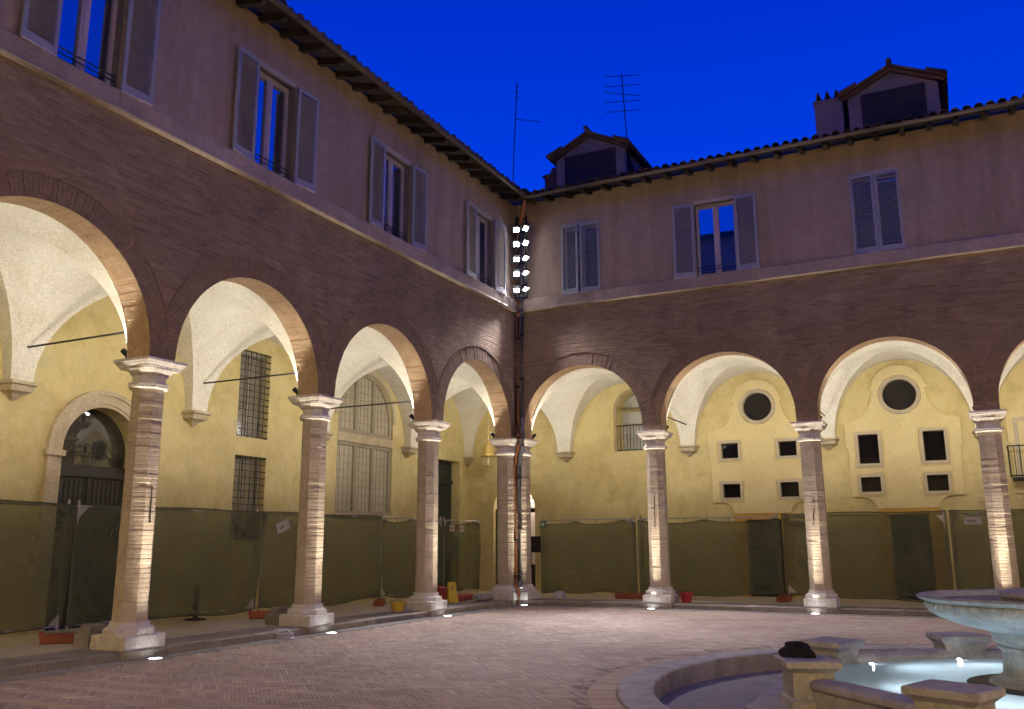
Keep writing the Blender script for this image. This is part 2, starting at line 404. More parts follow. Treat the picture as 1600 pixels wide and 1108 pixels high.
camxy = Vector((10.3951, -20.9478))
fwd = Vector((-math.sin(YAW), math.cos(YAW))); rgt = Vector((math.cos(YAW), math.sin(YAW)))
bricks = []
e_s = Vector((math.cos(-pi / 4), math.sin(-pi / 4))); e_t = Vector((math.cos(pi / 4), math.sin(pi / 4)))
GUT = 0.34
def add_br(cs, ct, ang):
    q = e_s * cs + e_t * ct; x, y = q
    if x < GUT - 0.10 or y > -GUT + 0.10 or x > 15 or y < -17.5: return
    rr = math.hypot(x - FC[0], y - FC[1])
    if rr < 4.50: return
    d = q - camxy; dep = d.dot(fwd); lat = d.dot(rgt)
    if dep < 4 or abs(lat) > dep * 0.72 + 1.0: return
    bricks.append((dep, x, y, ang))
NI, NJ = 560, 90
for j in range(-NJ, NJ):
    for i in range(-NI, NI):
        s0 = i * BW + j * BL; t0 = i * BW - j * BL
        q = e_s * s0 + e_t * t0
        if not (-1 < q.x < 16 and -19 < q.y < 1): continue
        add_br(s0 + BL / 2, t0 + BW / 2, -pi / 4)
        add_br(s0 + BL + BW / 2, t0 + BW - BL / 2, pi / 4)
def in_frame(x, y):
    d = Vector((x, y)) - camxy; dep = d.dot(fwd); lat = d.dot(rgt)
    cp, sp = math.cos(PITCH), math.sin(PITCH)
    zc = dep * cp - 1.5433 * sp; yc = dep * sp + 1.5433 * cp
    u = 800 + 1385 * lat / zc; v = 554 + 1385 * (1.5433 * cp + dep * sp * 1.0 - 0) / zc if False else 554 - 1385 * (-1.5433 * cp - dep * sp) / zc
    return u, v
vis = []
for b in bricks:
    dep, lat = (Vector((b[1], b[2])) - camxy).dot(fwd), (Vector((b[1], b[2])) - camxy).dot(rgt)
    cp, sp = math.cos(PITCH), math.sin(PITCH)
    depth = dep * cp - 1.5433 * sp; up = -1.5433 * cp - dep * sp
    u = 800 + 1385 * lat / depth; v = 554 - 1385 * up / depth
    vis.append((0 if (-5 < u < 1605 and v < 1112) else 1, b[0], b))
vis.sort(key=lambda q: (q[0], q[1]))
rest = MB()
for k, (_, _, (dep, x, y, ang)) in enumerate(vis):
    dz = random.uniform(-0.003, 0.003)
    if x < GUT + .12 or y > -GUT - .12 or math.hypot(x - FC[0], y - FC[1]) < 4.90: dz -= .007
    if k < 300:
        o = bpy.data.objects.new('brick', brick_mesh); o.location = (x, y, dz); o.rotation_euler = (random.uniform(-.006, .006), random.uniform(-.006, .006), ang + random.uniform(-.01, .01))
        link(o, paving)
    else:
        c, s = math.cos(ang + random.uniform(-.01, .01)), math.sin(ang)
        i0 = len(rest.v); tl = random.uniform(-.03, .03)
        rest.v += [(x + vx * c - vy * s, y + vx * s + vy * c, vz + dz + vy * tl) for vx, vy, vz in mbk.v]
        rest.f += [[i0 + q for q in f] for f in BF]
# ring of soldier bricks round the fountain
nr = int(2 * pi * 4.55 / 0.046)
for k in range(nr):
    a = 2 * pi * k / nr; c, s = math.cos(a), math.sin(a); x, y = FC[0] + 4.58 * c, FC[1] + 4.58 * s
    i0 = len(rest.v); dz = random.uniform(-0.003, 0.003)
    rest.v += [(x + vx * c - vy * s, y + vx * s + vy * c, vz + dz) for vx, vy, vz in mbk.v]
    rest.f += [[i0 + q for q in f] for f in BF]
obj('paving_bricks', rest, mPAVER, paving, kind='stuff')

# kerbs, gutter strips and portico floor
kerb = MB(); kerb.box((-0.74, -23, -0.3), (0.03, 0.74, 0.1)); kerb.box((0.03, -0.03, -0.3), (23, 0.74, 0.1))
kerb_o = obj('kerb', kerb, mBED, kind='structure')
def stones(name, T, s0, s1, d0, d1, z0, z1, parent, mat, lo=0.9, hi=1.5, c=0.012):
    s = s0
    while s < s1 - 0.05:
        e = min(s + random.uniform(lo, hi), s1)
        if s1 - e < 0.3: e = s1
        m = MB(T); dz = random.uniform(-0.003, 0.003)
        m.cbox((s + 0.004, d0 + random.uniform(-.004, .004), z0), (e - 0.004, d1, z1 + dz), c)
        obj(name, m, mat, parent); s = e
stones('kerb_stone', TL, -22.5, 0.0, -0.055, 0.75, -0.1, ZK, kerb_o, mGREYST, c=0.02)
stones('kerb_stone', TR, 0.06, 22.5, -0.055, 0.75, -0.1, ZK, kerb_o, mGREYST, c=0.02)
mcs = MB(); mcs.cbox((-0.75, 0.006, -0.1), (0.052, 0.75, ZK), 0.012); obj('kerb_stone', mcs, mGREYST, kerb_o)
gut = MB(); gut.box((0.05, -23, -0.3), (GUT, -0.06, -0.02)); gut.box((0.05, -GUT, -0.3), (23, -0.062, -0.021)); gut_o = obj('gutter_strip', gut, mBED, kind='structure')
stones('gutter_stone', TL, -22.5, -GUT, -GUT, -0.058, -0.05, 0.004, gut_o, mBASALT, 0.6, 1.0, 0.006)
stones('gutter_stone', TR, 0.06, 22.5, -GUT, -0.058, -0.05, 0.004, gut_o, mBASALT, 0.6, 1.0, 0.006)
fl = MB(); fl.box((-3.6, -23, -0.3), (-0.752, 3.6, ZK - 0.003)); fl.box((-0.752, 0.752, -0.3), (23, 3.6, ZK - 0.0035))
floor_o = obj('portico_floor', fl, mFLOOR, kind='structure')

# ------------------------------------------------------------------ the two wings
wingL = thing('cloister_wing', 'left wing of the cloister, brick arcade under a stucco storey with open shutters', 'building')
wingR = thing('cloister_wing', 'right wing of the cloister facing the fountain, arcade below stucco storey with two dormers', 'building')

def arc_pts(c, r, zs, n=28):
    return [(c - r * math.cos(pi * k / n), zs + r * math.sin(pi * k / n)) for k in range(n + 1)]

def arcade(T, wing, bays, piers, z1, stilt, side):
    """bays: (s0, s1) openings; front skin, back skin and soffits"""
    fr = MB(T); bk = MB(T)
    for a, b in piers:
        for m, d in ((fr, 0.0), (bk, PD)):
            m.poly([(a, d, ZC), (b, d, ZC), (b, d, z1), (a, d, z1)])
    for a, b in bays:
        c, r = (a + b) / 2, (b - a) / 2; zs = ZC + stilt
        pts = [(a, ZC)] + arc_pts(c, r, zs) + [(b, ZC)]
        for (p, zp), (q, zq) in zip(pts, pts[1:]):
            if q - p > 1e-6:
                for m, d in ((fr, 0.0), (bk, PD)):
                    m.poly([(p, d, zp), (q, d, zq), (q, d, z1), (p, d, z1)])
        # underside, course by course, each a hair deeper or shallower than the next
        so = MB(T); NS = int(pi * r / 0.066); prof = []
        nz = 4
        prof.append((a, ZC))
        for k in range(1, nz): prof.append((a - random.uniform(0, .004), ZC + (zs - ZC) * k / nz))
        for k in range(NS):
            rr = r + random.uniform(0, .007)
            for t in (pi * (k + .05) / NS, pi * (k + .95) / NS): prof.append((c - rr * math.cos(t), zs + rr * math.sin(t)))
        for k in range(nz - 1, 0, -1): prof.append((b + random.uniform(0, .004), ZC + (zs - ZC) * k / nz))
        prof.append((b, ZC))
        so.loft([[(x, 0.0, z) for x, z in prof], [(x, PD, z) for x, z in prof]], cap=False, closed=False)
        obj('arch_soffit', so, mSOFFIT, wing)
        # the ring of arch bricks, every brick a wedge of its own depth
        rg = MB(T); N = int(pi * (r + 0.16) / 0.068); W = 0.32
        for k in range(N):
            t0 = pi * (k + 0.06) / N; t1 = pi * (k + 0.94) / N
            pr = 0.012 + random.uniform(-0.004, 0.004)
            e0 = r + 0.001
            q = [(c - rr * math.cos(t), zs + rr * math.sin(t)) for rr, t in ((e0, t0), (r + W, t0), (r + W, t1), (e0, t1))]
            rg.loft([[(x, 0.004, z) for x, z in q], [(x, -pr, z) for x, z in q]])
        o = obj('arch_ring', rg, mVOUSS, wing, kind='stuff')
        # flush-cut thin label course round the ring
        lb = MB(T); ro, ri = r + W + 0.035, r + W + 0.006
        A = arc_pts(c, ri, zs, 40); B = arc_pts(c, ro, zs, 40)
        rings = [[(A[k][0], 0.003, A[k][1]), (A[k][0], -0.022, A[k][1]), (B[k][0], -0.022, B[k][1]), (B[k][0], 0.003, B[k][1])] for k in range(41)]
        lb.loft(rings); obj('arch_label', lb, mVOUSS, wing)
    obj('brick_wall', fr, mBRICK, wing); obj('inner_wall', bk, mVAULT, wing)

# left wing
lp = [(-22.5, -19.6 + PH)] + [(y - PH, y + PH) for y in LY[1:]] + [(-0.306, 0.0)]
lb_ = [(lp[i][1], lp[i + 1][0]) for i in range(len(lp) - 1)]
arcade(TL, wingL, lb_, lp, ZS0, 0.06, 'L')
rp = [(0.0, 0.244)] + [(x - PH, x + PH) for x in RX[:4]] + [(RX[4] - PH, 23.0)]
rb_ = [(rp[i][1], rp[i + 1][0]) for i in range(len(rp) - 1)]
arcade(TR, wingR, rb_, rp, ZS0, 0.21, 'R')

# groin vaults
def vault(wing, T, s0, s1, d0, d1, strip_s=0.2, strip_d0=0.03, strip_d1=0.2, h=1.93, n=14):
    """ceiling of one bay, springing from four corner strips"""
    def knots(a, b, e0, e1):
        c, hw = (a + e0 + b - e1) / 2, (b - e1 - a - e0) / 2
        return [(a, 1.0)] + [(c - hw * math.cos(pi * k / (2 * n)), -math.cos(pi * k / (2 * n))) for k in range(2 * n + 1)] + [(b, 1.0)]
    S = knots(s0, s1, strip_s, strip_s); Dk = knots(d0, d1, strip_d0, strip_d1)
    def prof(t): return math.sqrt(max(0, 1 - t * t)) 
    g = MB(T); NN = len(S)
    idx = [[g.p(s, d, ZV + h * max(prof(u), prof(v))) for d, v in Dk] for s, u in S]
    for i in range(NN - 1):
        for j in range(NN - 1):
            A, B, C_, D_ = idx[i][j], idx[i + 1][j], idx[i + 1][j + 1], idx[i][j + 1]
            if i == j or (i < NN // 2) == (j < NN // 2): g.f += [[A, B, C_], [A, C_, D_]]
            else: g.f += [[A, B, D_], [B, C_, D_]]
    return smooth_angle(obj('vault', g, mVAULT, wing), 24)
lbounds = [-22.5, -19.6, -15.69, -11.778, -7.937, -3.974, 0.02]
for a, b in zip(lbounds, lbounds[1:]): vault(wingL, TL, a, b, PD, DB)
rbounds = [0.0] + RX
for a, b in zip(rbounds, rbounds[1:]): vault(wingR, TR, a, b, PD, DB)
vault(wingR, TR, -DB, 0.0, 0.018, DB, 0.2, 0.46, 0.2)
ce = MB(); ce.box((-3.7, -23, 6.45), (-0.47, 3.7, 6.55)); ce.box((-0.47, 0.47, 6.45), (23, 3.7, 6.551)); obj('ceiling', ce, mVAULT, wingR)

# back walls with their openings cut out
def wall_grid(m, d, s0, s1, z0, z1, holes):
    ss = sorted({s0, s1, *[h[0] for h in holes], *[h[1] for h in holes]}); zz = sorted({z0, z1, *[h[2] for h in holes], *[h[3] for h in holes]})
    for a, b in zip(ss, ss[1:]):
        for c, e in zip(zz, zz[1:]):
            ms, mz = (a + b) / 2, (c + e) / 2
            if any(h[0] < ms < h[1] and h[2] < mz < h[3] for h in holes): continue
            m.poly([(a, d, c), (b, d, c), (b, d, e), (a, d, e)])
def reveal(m, h, d, depth, z_floor=True):
    a, b, c, e = h
    m.poly([(a, d, c), (a, d + depth, c), (a, d + depth, e), (a, d, e)]); m.poly([(b, d, c), (b, d + depth, c), (b, d + depth, e), (b, d, e)])
    m.poly([(a, d, e), (b, d, e), (b, d + depth, e), (a, d + depth, e)])
    if z_floor: m.poly([(a, d, c), (b, d, c), (b, d + depth, c), (a, d + depth, c)])
def arch_fill(m, d, c, r, zs, ztop, n=24):
    """closes the square corners above a round head"""
    pts = arc_pts(c, r, zs, n)
    for (p, zp), (q, zq) in zip(pts, pts[1:]): m.poly([(p, d, zp), (q, d, zq), (q, d, ztop), (p, d, ztop)])
def arch_reveal(m, c, r, zs, d, depth, n=24):
    pts = arc_pts(c, r, zs, n)
    for (p, zp), (q, zq) in zip(pts, pts[1:]): m.poly([(p, d, zp), (q, d, zq), (q, d + depth, zq), (p, d + depth, zp)])

ZT = 6.5
portal = (-10.80, -9.20, ZK, 3.96)
gw1, gw2 = (-6.67, -5.72, 3.80, 5.72), (-6.67, -5.72, 1.62, 3.40)
bigw = (-3.20, -0.78, 2.26, 5.92)
gdoor = (1.35, 2.92, ZK, 3.97)
bw = MB(TL); wall_grid(bw, DB, -22.5, DB + 0.02, 0, ZT, [portal, gw1, gw2, bigw, gdoor])
arch_fill(bw, DB, -10.0, 0.80, 3.16, 3.96); arch_reveal(bw, -10.0, 0.80, 3.16, DB, 0.45)
for s in (-10.8, -9.2): bw.poly([(s, DB, ZK), (s, DB + .45, ZK), (s, DB + .45, 3.16), (s, DB, 3.16)])
arch_fill(bw, DB, -1.99, 1.21, 4.71, 5.92)
reveal(bw, gw1, DB, 0.22); reveal(bw, gw2, DB, 0.22); reveal(bw, gdoor, DB, 0.33)
arch_reveal(bw, -1.99, 1.21, 4.71, DB, 0.12)
for s in (-3.20, -0.78): bw.poly([(s, DB, 2.26), (s, DB + .12, 2.26), (s, DB + .12, 4.71), (s, DB, 4.71)])
bw.poly([(-3.2, DB, 2.26), (-.78, DB, 2.26), (-.78, DB + .12, 2.26), (-3.2, DB + .12, 2.26)])
obj('portico_wall', bw, mYELLOW, wingL)

adoor = (-2.45, -1.05, ZK, 3.22)
niche = (1.60, 2.62, 4.11, 5.80)
ocs = [(5.65, 5.12, 0.385), (9.21, 5.17, 0.40), (12.85, 5.2, 0.40)]
wins = [(4.62, 5.08, 3.75, 4.16), (6.15, 6.61, 3.75, 4.14), (4.61, 5.08, 2.69, 3.06), (6.13, 6.60, 2.68, 3.06),
        (8.14, 8.62, 3.46, 4.20), (9.66, 10.14, 3.47, 4.21), (8.13, 8.60, 2.75, 3.12), (9.66, 10.13, 2.73, 3.12)]
balc = (11.74, 12.5, 3.02, 4.32)
doors = [(5.18, 6.09, ZK, 2.11), (8.72, 9.63, ZK, 2.19)]
bw2 = MB(TR); och = [(c - r, c + r, z - r, z + r) for c, z, r in ocs]
wall_grid(bw2, DB, -DB, 23.0, 0, ZT, [adoor, niche, balc] + wins + doors + och)
arch_fill(bw2, DB, -1.75, 0.70, 2.52, 3.22); arch_fill(bw2, DB, 2.11, 0.51, 5.29, 5.80)
for c, z, r in ocs:
    N = 40
    for k in range(N):
        a0, a1 = 2 * pi * k / N, 2 * pi * (k + 1) / N
        def sq(a):
            x, y = math.cos(a), math.sin(a); t = r / max(abs(x), abs(y)); return (c + x * t, DB, z + y * t)
        def ci(a, d=DB): return (c + r * math.cos(a), d, z + r * math.sin(a))
        bw2.poly([ci(a0), ci(a1), sq(a1), sq(a0)]); bw2.poly([ci(a0), ci(a1), ci(a1, DB + .12), ci(a0, DB + .12)])
for h in wins + [balc]: reveal(bw2, h, DB, 0.14)
for h in doors: reveal(bw2, h, DB, 0.2)
reveal(bw2, (1.60, 2.62, 4.11, 5.29), DB, 0.5); arch_reveal(bw2, 2.11, 0.51, 5.29, DB, 0.5)
obj('portico_wall', bw2, mYELLOW, wingR)

# corbels and tie rods
def corbel(T, wing, s, half=0.23, dep=0.26):
    m = MB(T); d = DB
    prof = [(half + .05, dep + .05, ZV), (half + .05, dep + .05, ZV - .05), (half + .01, dep, ZV - .07), (half - .0, dep - .03, ZV - .16), (half - .1, dep - .12, ZV - .2), (0.03, 0.04, ZV - .30)]
    m.loft([[(s - h, d, z), (s - h * .85, d - e, z), (s + h * .85, d - e, z), (s + h, d, z)] for h, e, z in prof])
    obj('corbel', m, mPORTAL, wing)
for s in (-15.69, -11.778, -7.937, -3.974, -0.1): corbel(TL, wingL, s)
for s in [0.0] + RX[:4]: corbel(TR, wingR, s)
m = MB(); m.loft([[(-DB, DB - e, z), (-DB + e, DB - e, z), (-DB + e, DB, z), (-DB, DB, z)] for e, z in ((.27, ZV), (.27, ZV - .05), (.2, ZV - .1), (.17, ZV - .18), (.03, ZV - .3))]); obj('corbel', m, mPORTAL, wingR)
def rod(T, wing, s):
    m = MB(T); m.tube([(s, PD - .02, 4.72), (s, DB - .16, 4.72)], 0.017, 6)
    m.box((s - .03, DB - .2, 4.68), (s + .03, DB - .16, 4.76)); obj('tie_rod', m, mIRON, wing)
for s in LY[1:]: rod(TL, wingL, s)
for s in RX[:4]: rod(TR, wingR, s)

# ------------------------------------------------------------------ left portico wall features
def frame_rect(m, h, d, wd, t, back=0.0):
    a, b, c, e = h
    m.box((a - wd, d - t, c - wd), (b + wd, d + back, c)); m.box((a - wd, d - t, e), (b + wd, d + back, e + wd))
    m.box((a - wd, d - t + .001, c), (a, d + back, e)); m.box((b, d - t + .001, c), (b + wd, d + back, e))
# stone portal, voussoirs and jamb blocks one by one
pm = MB(TL)
for k, (r0_, r1_, t) in enumerate(((0.80, 0.86, 0.05), (0.86, 1.02, 0.07), (1.02, 1.10, 0.10))):
    A, B = arc_pts(-10.0, r0_, 3.16, 36), arc_pts(-10.0, r1_, 3.16, 36)
    A = [(-10 - r0_, ZK)] + A + [(-10 + r0_, ZK)]; B = [(-10 - r1_, ZK)] + B + [(-10 + r1_, ZK)]
    pm.loft([[(a[0], DB + .25 if k == 0 else DB, a[1]), (a[0], DB - t, a[1]), (b[0], DB - t, b[1]), (b[0], DB, b[1])] for a, b in zip(A, B)])
pm.box((-11.14, DB - .12, 3.02), (-10.78, DB + .1, 3.12)); pm.box((-9.22, DB - .12, 3.02), (-8.86, DB + .1, 3.12))
po = obj('portal_surround', pm, mPORTAL, wingL)
dd = MB(TL); D2 = DB + 0.28
dd.box((-10.80, D2, ZK), (-9.20, D2 + .05, 2.72)); dd.box((-10.80, D2 - .06, 2.72), (-9.2, D2 + .05, 2.88)); dd.box((-10.80, D2 - .02, 2.88), (-9.2, D2 + .05, 2.93))
dd.box((-10.03, D2 - .05, ZK), (-9.97, D2 + .05, 2.72))
do = obj('portal_door', dd, mDOOR, wingL)
for k in range(16):
    s = -10.76 + k * 0.097
    if abs(s - -10.0) < 0.06: continue
    b = MB(TL); b.cbox((s, D2 - .022, ZK + .02), (s + .075, D2 - .001, 2.68), .006); obj('door_plank', b, mDOOR, do)
fg = MB(TL); D3 = DB + 0.22
A = arc_pts(-10.0, 0.80, 3.16, 24)
fg.poly([(-10.8, D3 + .1, 2.93)] + [(a, D3 + .1, z) for a, z in A] + [(-9.2, D3 + .1, 2.93)]); obj('fanlight', fg, M_glass('fanlight_glass', 0.11, (0.02, 0.018, 0.016), 0.02), do)
fi = MB(TL)
fi.tube([(-10, D3, 2.93), (-10, D3, 3.35)], .012, 6)
for sg in (-1, 1):
    for rr, zc in ((.12, 3.07), (.08, 3.22), (.16, 3.02)):
        fi.tube([(-10 + sg * (rr * 1.3 + rr * math.cos(t)), D3, zc + rr * math.sin(t)) for t in [k * pi / 7 for k in range(11)]], .005, 5)
    fi.tube([(-10 + sg * .1, D3, 3.25), (-10 + sg * .3, D3, 3.3), (-10 + sg * .5, D3, 3.1), (-10 + sg * .75, D3, 3.02)], .006, 5)
obj('fan_ironwork', fi, mIRON, do)

# barred windows
for h in (gw1, gw2):
    a, b, c, e = h
    gm = MB(TL); frame_rect(gm, (a + .06, b - .06, c + .06, e - .06), DB + .2, .06, .03, .02); gm.box(((a + b) / 2 - .035, DB + .17, c + .06), ((a + b) / 2 + .035, DB + .22, e - .06))
    wo = obj('barred_window', gm, M_plain('grey_window_paint', (0.34, 0.31, 0.27), 0.6) if h is gw1 else bpy.data.materials['grey_window_paint'], wingL)
    for s0_, s1_ in ((a + .06, (a + b) / 2 - .035), ((a + b) / 2 + .035, b - .06)):
        g = MB(TL); g.box((s0_, DB + .195, c + .06), (s1_, DB + .205, e - .06)); obj('pane', g, M_glass('dim_pane', 0.18, (0.16, 0.14, 0.11), 0.15) if 'dim_pane' not in bpy.data.materials else bpy.data.materials['dim_pane'], wo)
    nb = 6; nh = int((e - c) / 0.145)
    for k in range(1, nb): 
        g = MB(TL); s = a + (b - a) * k / nb; g.tube([(s, DB + .0, c), (s, DB + .0, e)], .009, 5); obj('bar', g, mIRON, wo)
    for k in range(nh + 1):
        g = MB(TL); z = c + .03 + (e - c - .06) * k / nh; g.tube([(a - .0, DB - .012, z), (b + .0, DB - .012, z), (b + .0, DB + .1, z)], .009, 5); obj('bar', g, mIRON, wo)

# tall arched window with leaded panes
bm = MB(TL); Dw = DB + 0.1
def bigpt(r): return [(-1.99 - r, 2.26 + (1.21 - r))] + arc_pts(-1.99, r, 4.71, 30) + [(-1.99 + r, 2.26 + (1.21 - r))]
A, B = bigpt(1.21), bigpt(1.11)
bm.loft([[(a[0], Dw + .02, a[1]), (a[0], Dw - .05, a[1]), (b[0], Dw - .05, b[1]), (b[0], Dw + .02, b[1])] for a, b in zip(A, B)])
bm.box((-3.2, Dw - .05, 2.26), (-.78, Dw + .02, 2.34))
for s in (-2.37, -1.61): bm.box((s - .06, Dw - .055, 2.3), (s + .06, Dw + .02, 5.78 if True else 0))
bm.box((-3.2, Dw - .056, 3.97), (-.78, Dw + .02, 4.06)); bm.box((-3.2, Dw - .057, 4.28), (-.78, Dw + .02, 4.40))
bo = obj('arched_window', bm, M_rough('window_tracery', (0.30, 0.27, 0.2), (0.36, 0.32, 0.25), None, 3, 0.8, 0.2, 30), wingL)
tm = MB(TL); tm.box((-3.2, DB - .008, 4.06), (-.78, Dw + .03, 4.28)); obj('transom', tm, mPORTAL, bo)
tm = MB(TL); tm.box((-3.26, DB - .05, 2.16), (-.70, DB + .1, 2.258)); obj('sill', tm, mCREAMST, bo)
ri = MB(TL); A, B = arc_pts(-1.99, 1.215, 4.71, 36), arc_pts(-1.99, 1.33, 4.71, 36)
ri.loft([[(a[0], DB + .01, a[1]), (a[0], DB - .025, a[1]), (b[0], DB - .025, b[1]), (b[0], DB + .01, b[1])] for a, b in zip(A, B)]); obj('window_surround', ri, mCREAMST, bo)
lights = [(-3.14, -2.43), (-2.31, -1.67), (-1.55, -0.85)]
for a, b in lights:
    for (c, e) in ((2.34, 3.97), (4.40, 5.85)):
        g = MB(TL)
        if e < 4: g.box((a, Dw, c), (b, Dw + .01, e))
        else:
            N = 10; top = [(a + (b - a) * k / N) for k in range(N + 1)]
            g.poly([(a, Dw, c), (b, Dw, c)] + [(s, Dw, 4.71 + math.sqrt(max(0, 1.12 ** 2 - (s + 1.99) ** 2))) for s in top[::-1]])
        obj('pane', g, mLEAD, bo)
        lm = MB(TL)
        for k in range(1, 4):
            s = a + (b - a) * k / 4; zt = e if e < 4 else 4.71 + math.sqrt(max(0.01, 1.1 ** 2 - (s + 1.99) ** 2))
            lm.box((s - .0035, Dw - .008, c), (s + .0035, Dw - .001, zt))
        z = c + .2
        while z < e - .05:
            a2, b2 = a, b
            if z > 4.71:
                hw = math.sqrt(max(0.0, 1.1 ** 2 - (z - 4.71) ** 2)); a2, b2 = max(a, -1.99 - hw), min(b, -1.99 + hw)
            if b2 - a2 > .05: lm.box((a2, Dw - .009, z - .0035), (b2, Dw - .0015, z + .0035))
            z += 0.2
        obj('leading', lm, mLEADBAR, bo)

# green double door at the corner end
gd = MB(TL); D4 = DB + .31
gd.box((1.35, D4, ZK), (2.92, D4 + .05, 3.97)); gd.box((1.35, D4 - .05, 3.3), (2.92, D4, 3.4))
for s in (1.40, 2.16): 
    for z0, z1 in ((.3, 1.5), (1.65, 3.2), (3.5, 3.85)): gd.cbox((s, D4 - .03, z0), (s + .7, D4 - .001, z1), .02)
gdo = obj('panelled_door', gd, mGREEN, wingL)
sl = MB(TL); sl.box((2.925, DB - .05, ZK), (3.0, DB + .0, 4.03)); 
# ------------------------------------------------------------------ right portico wall features
sm = MB(TR)
A, B = arc_pts(-1.75, .70, 2.52, 30), arc_pts(-1.75, .94, 2.52, 30)
A = [(-2.45, ZK)] + A + [(-1.05, ZK)]; B = [(-2.69, ZK)] + B + [(-.81, ZK)]
sm.loft([[(a[0], DB + .2, a[1]), (a[0], DB - .02, a[1]), (b[0], DB - .02, b[1]), (b[0], DB + .01, b[1])] for a, b in zip(A, B)])
so_ = obj('doorway_surround', sm, mYELLOW, wingR)
gl = MB(TR); gl.box((-2.45, DB + .9, 0), (-1.05, DB + .95, 3.3)); gl.box((-2.5, DB + .2, 0), (-2.45, DB + .95, 3.3)); gl.box((-1.05, DB + .2, 0), (-1.0, DB + .95, 3.3)); gl.box((-2.5, DB + .2, 3.25), (-1, DB + .95, 3.3)); gl.box((-2.45, DB - 0.0, 0.0), (-1.05, DB + .9, ZK))
obj('passage_wall', gl, M_plain('lit_passage_plaster', (0.8, 0.72, 0.66), 0.8), wingR)
dg = MB(TR)
dg.box((-2.45, DB + .15, 2.42), (-1.05, DB + .2, 2.55))
for s in (-2.45, -1.82, -1.72, -1.11): dg.box((s, DB + .15, ZK), (s + .06, DB + .2, 2.42))
for s in (-2.45, -1.75): dg.box((s, DB + .15, ZK), (s + .7, DB + .2, .9)); dg.box((s, DB + .152, 1.55), (s + .7, DB + .198, 1.62))
dgo = obj('glazed_door', dg, mIRON, wingR)
ir = MB(TR)
for sg in (-1, 1):
    for rr, cx_, zc in ((.13, .5, 2.70), (.10, .22, 2.68), (.16, .3, 2.95)):
        ir.tube([(-1.75 + sg * (cx_ + rr * math.cos(t)), DB + .17, zc + rr * math.sin(t)) for t in [k * pi / 6 for k in range(11)]], .011, 5)
ir.tube([(-1.75, DB + .17, 2.5), (-1.75, DB + .17, 3.2)], .012, 5)
obj('fan_ironwork', ir, mIRON, dgo)
lamp('passage_lamp', 'POINT', (-1.75, DB + .55, 3.1), 32, (1, 0.86, 0.74), shadow_soft_size=.05)

# niche with railing
nb_ = MB(TR); nb_.poly([(1.6, DB + .5, 4.11), (2.62, DB + .5, 4.11), (2.62, DB + .5, 5.8), (1.6, DB + .5, 5.8)]); obj('niche_back', nb_, M_rough('niche_plaster', (0.46, 0.47, 0.48), (0.58, 0.59, 0.6), (0.66, 0.67, 0.68), 3, 0.9, .3, 14), wingR)
nf = MB(TR); A, B = arc_pts(2.11, .51, 5.29, 24), arc_pts(2.11, .60, 5.29, 24)
A = [(1.6, 4.11)] + A + [(2.62, 4.11)]; B = [(1.51, 4.11)] + B + [(2.71, 4.11)]
nf.loft([[(a[0], DB + .02, a[1]), (a[0], DB - .018, a[1]), (b[0], DB - .018, b[1]), (b[0], DB + .01, b[1])] for a, b in zip(A, B)])
no = obj('niche_surround', nf, M_rough('niche_band', (0.36, 0.28, 0.17), (0.42, 0.33, 0.2), None, 3, .9, .2, 30), wingR)
rl = MB(TR); rl.box((1.6, DB - .03, 4.82), (2.62, DB - .005, 4.85)); ro_ = obj('railing', rl, mIRON, wingR)
rl = MB(TR); rl.box((1.6, DB - .031, 4.11), (2.62, DB - .006, 4.135)); obj('bottom_rail', rl, mIRON, ro_)
for k in range(11):
    g = MB(TR); s = 1.615 + k * .099; g.tube([(s, DB - .018, 4.13), (s, DB - .018, 4.83)], .009, 5); obj('bar', g, mIRON, ro_)

# painted baroque panels
def baroque(c, hw, zb, zsh, ztop, T=0.028):
    """outline: feet curving in, shoulders curving up to a round head"""
    r = 0.62; zc = ztop - r
    R_ = []
    ft = 0.30
    for k in range(7): a = pi / 2 * k / 6; R_.append((hw - .62 + 0.34 * (1 - math.cos(a)) * 1.0, zb - ft + ft * math.sin(a)))
    R_ += [(hw - .06, zb), (hw - .06, zb + .62 * (zsh - zb)), (hw, zb + .64 * (zsh - zb)), (hw, zsh - .02), (hw - .1, zsh)]
    for k in range(9): a = pi / 2 * k / 8; R_.append((hw - .1 - (hw - .1 - r) * math.sin(a) , zsh + (zc - zsh) * (1 - math.cos(a))))
    R_ += [(r + .05, zc - .02), (r + .05, zc + .06)]
    for k in range(1, 13): a = pi / 2 * k / 12; R_.append(((r) * math.cos(a * .98 + .02), zc + .06 + (r - .06) * math.sin(a)))
    pts = [(c + x, z) for x, z in R_] + [(c - x, z) for x, z in R_[::-1]]
    return pts
import mathutils.geometry as mg
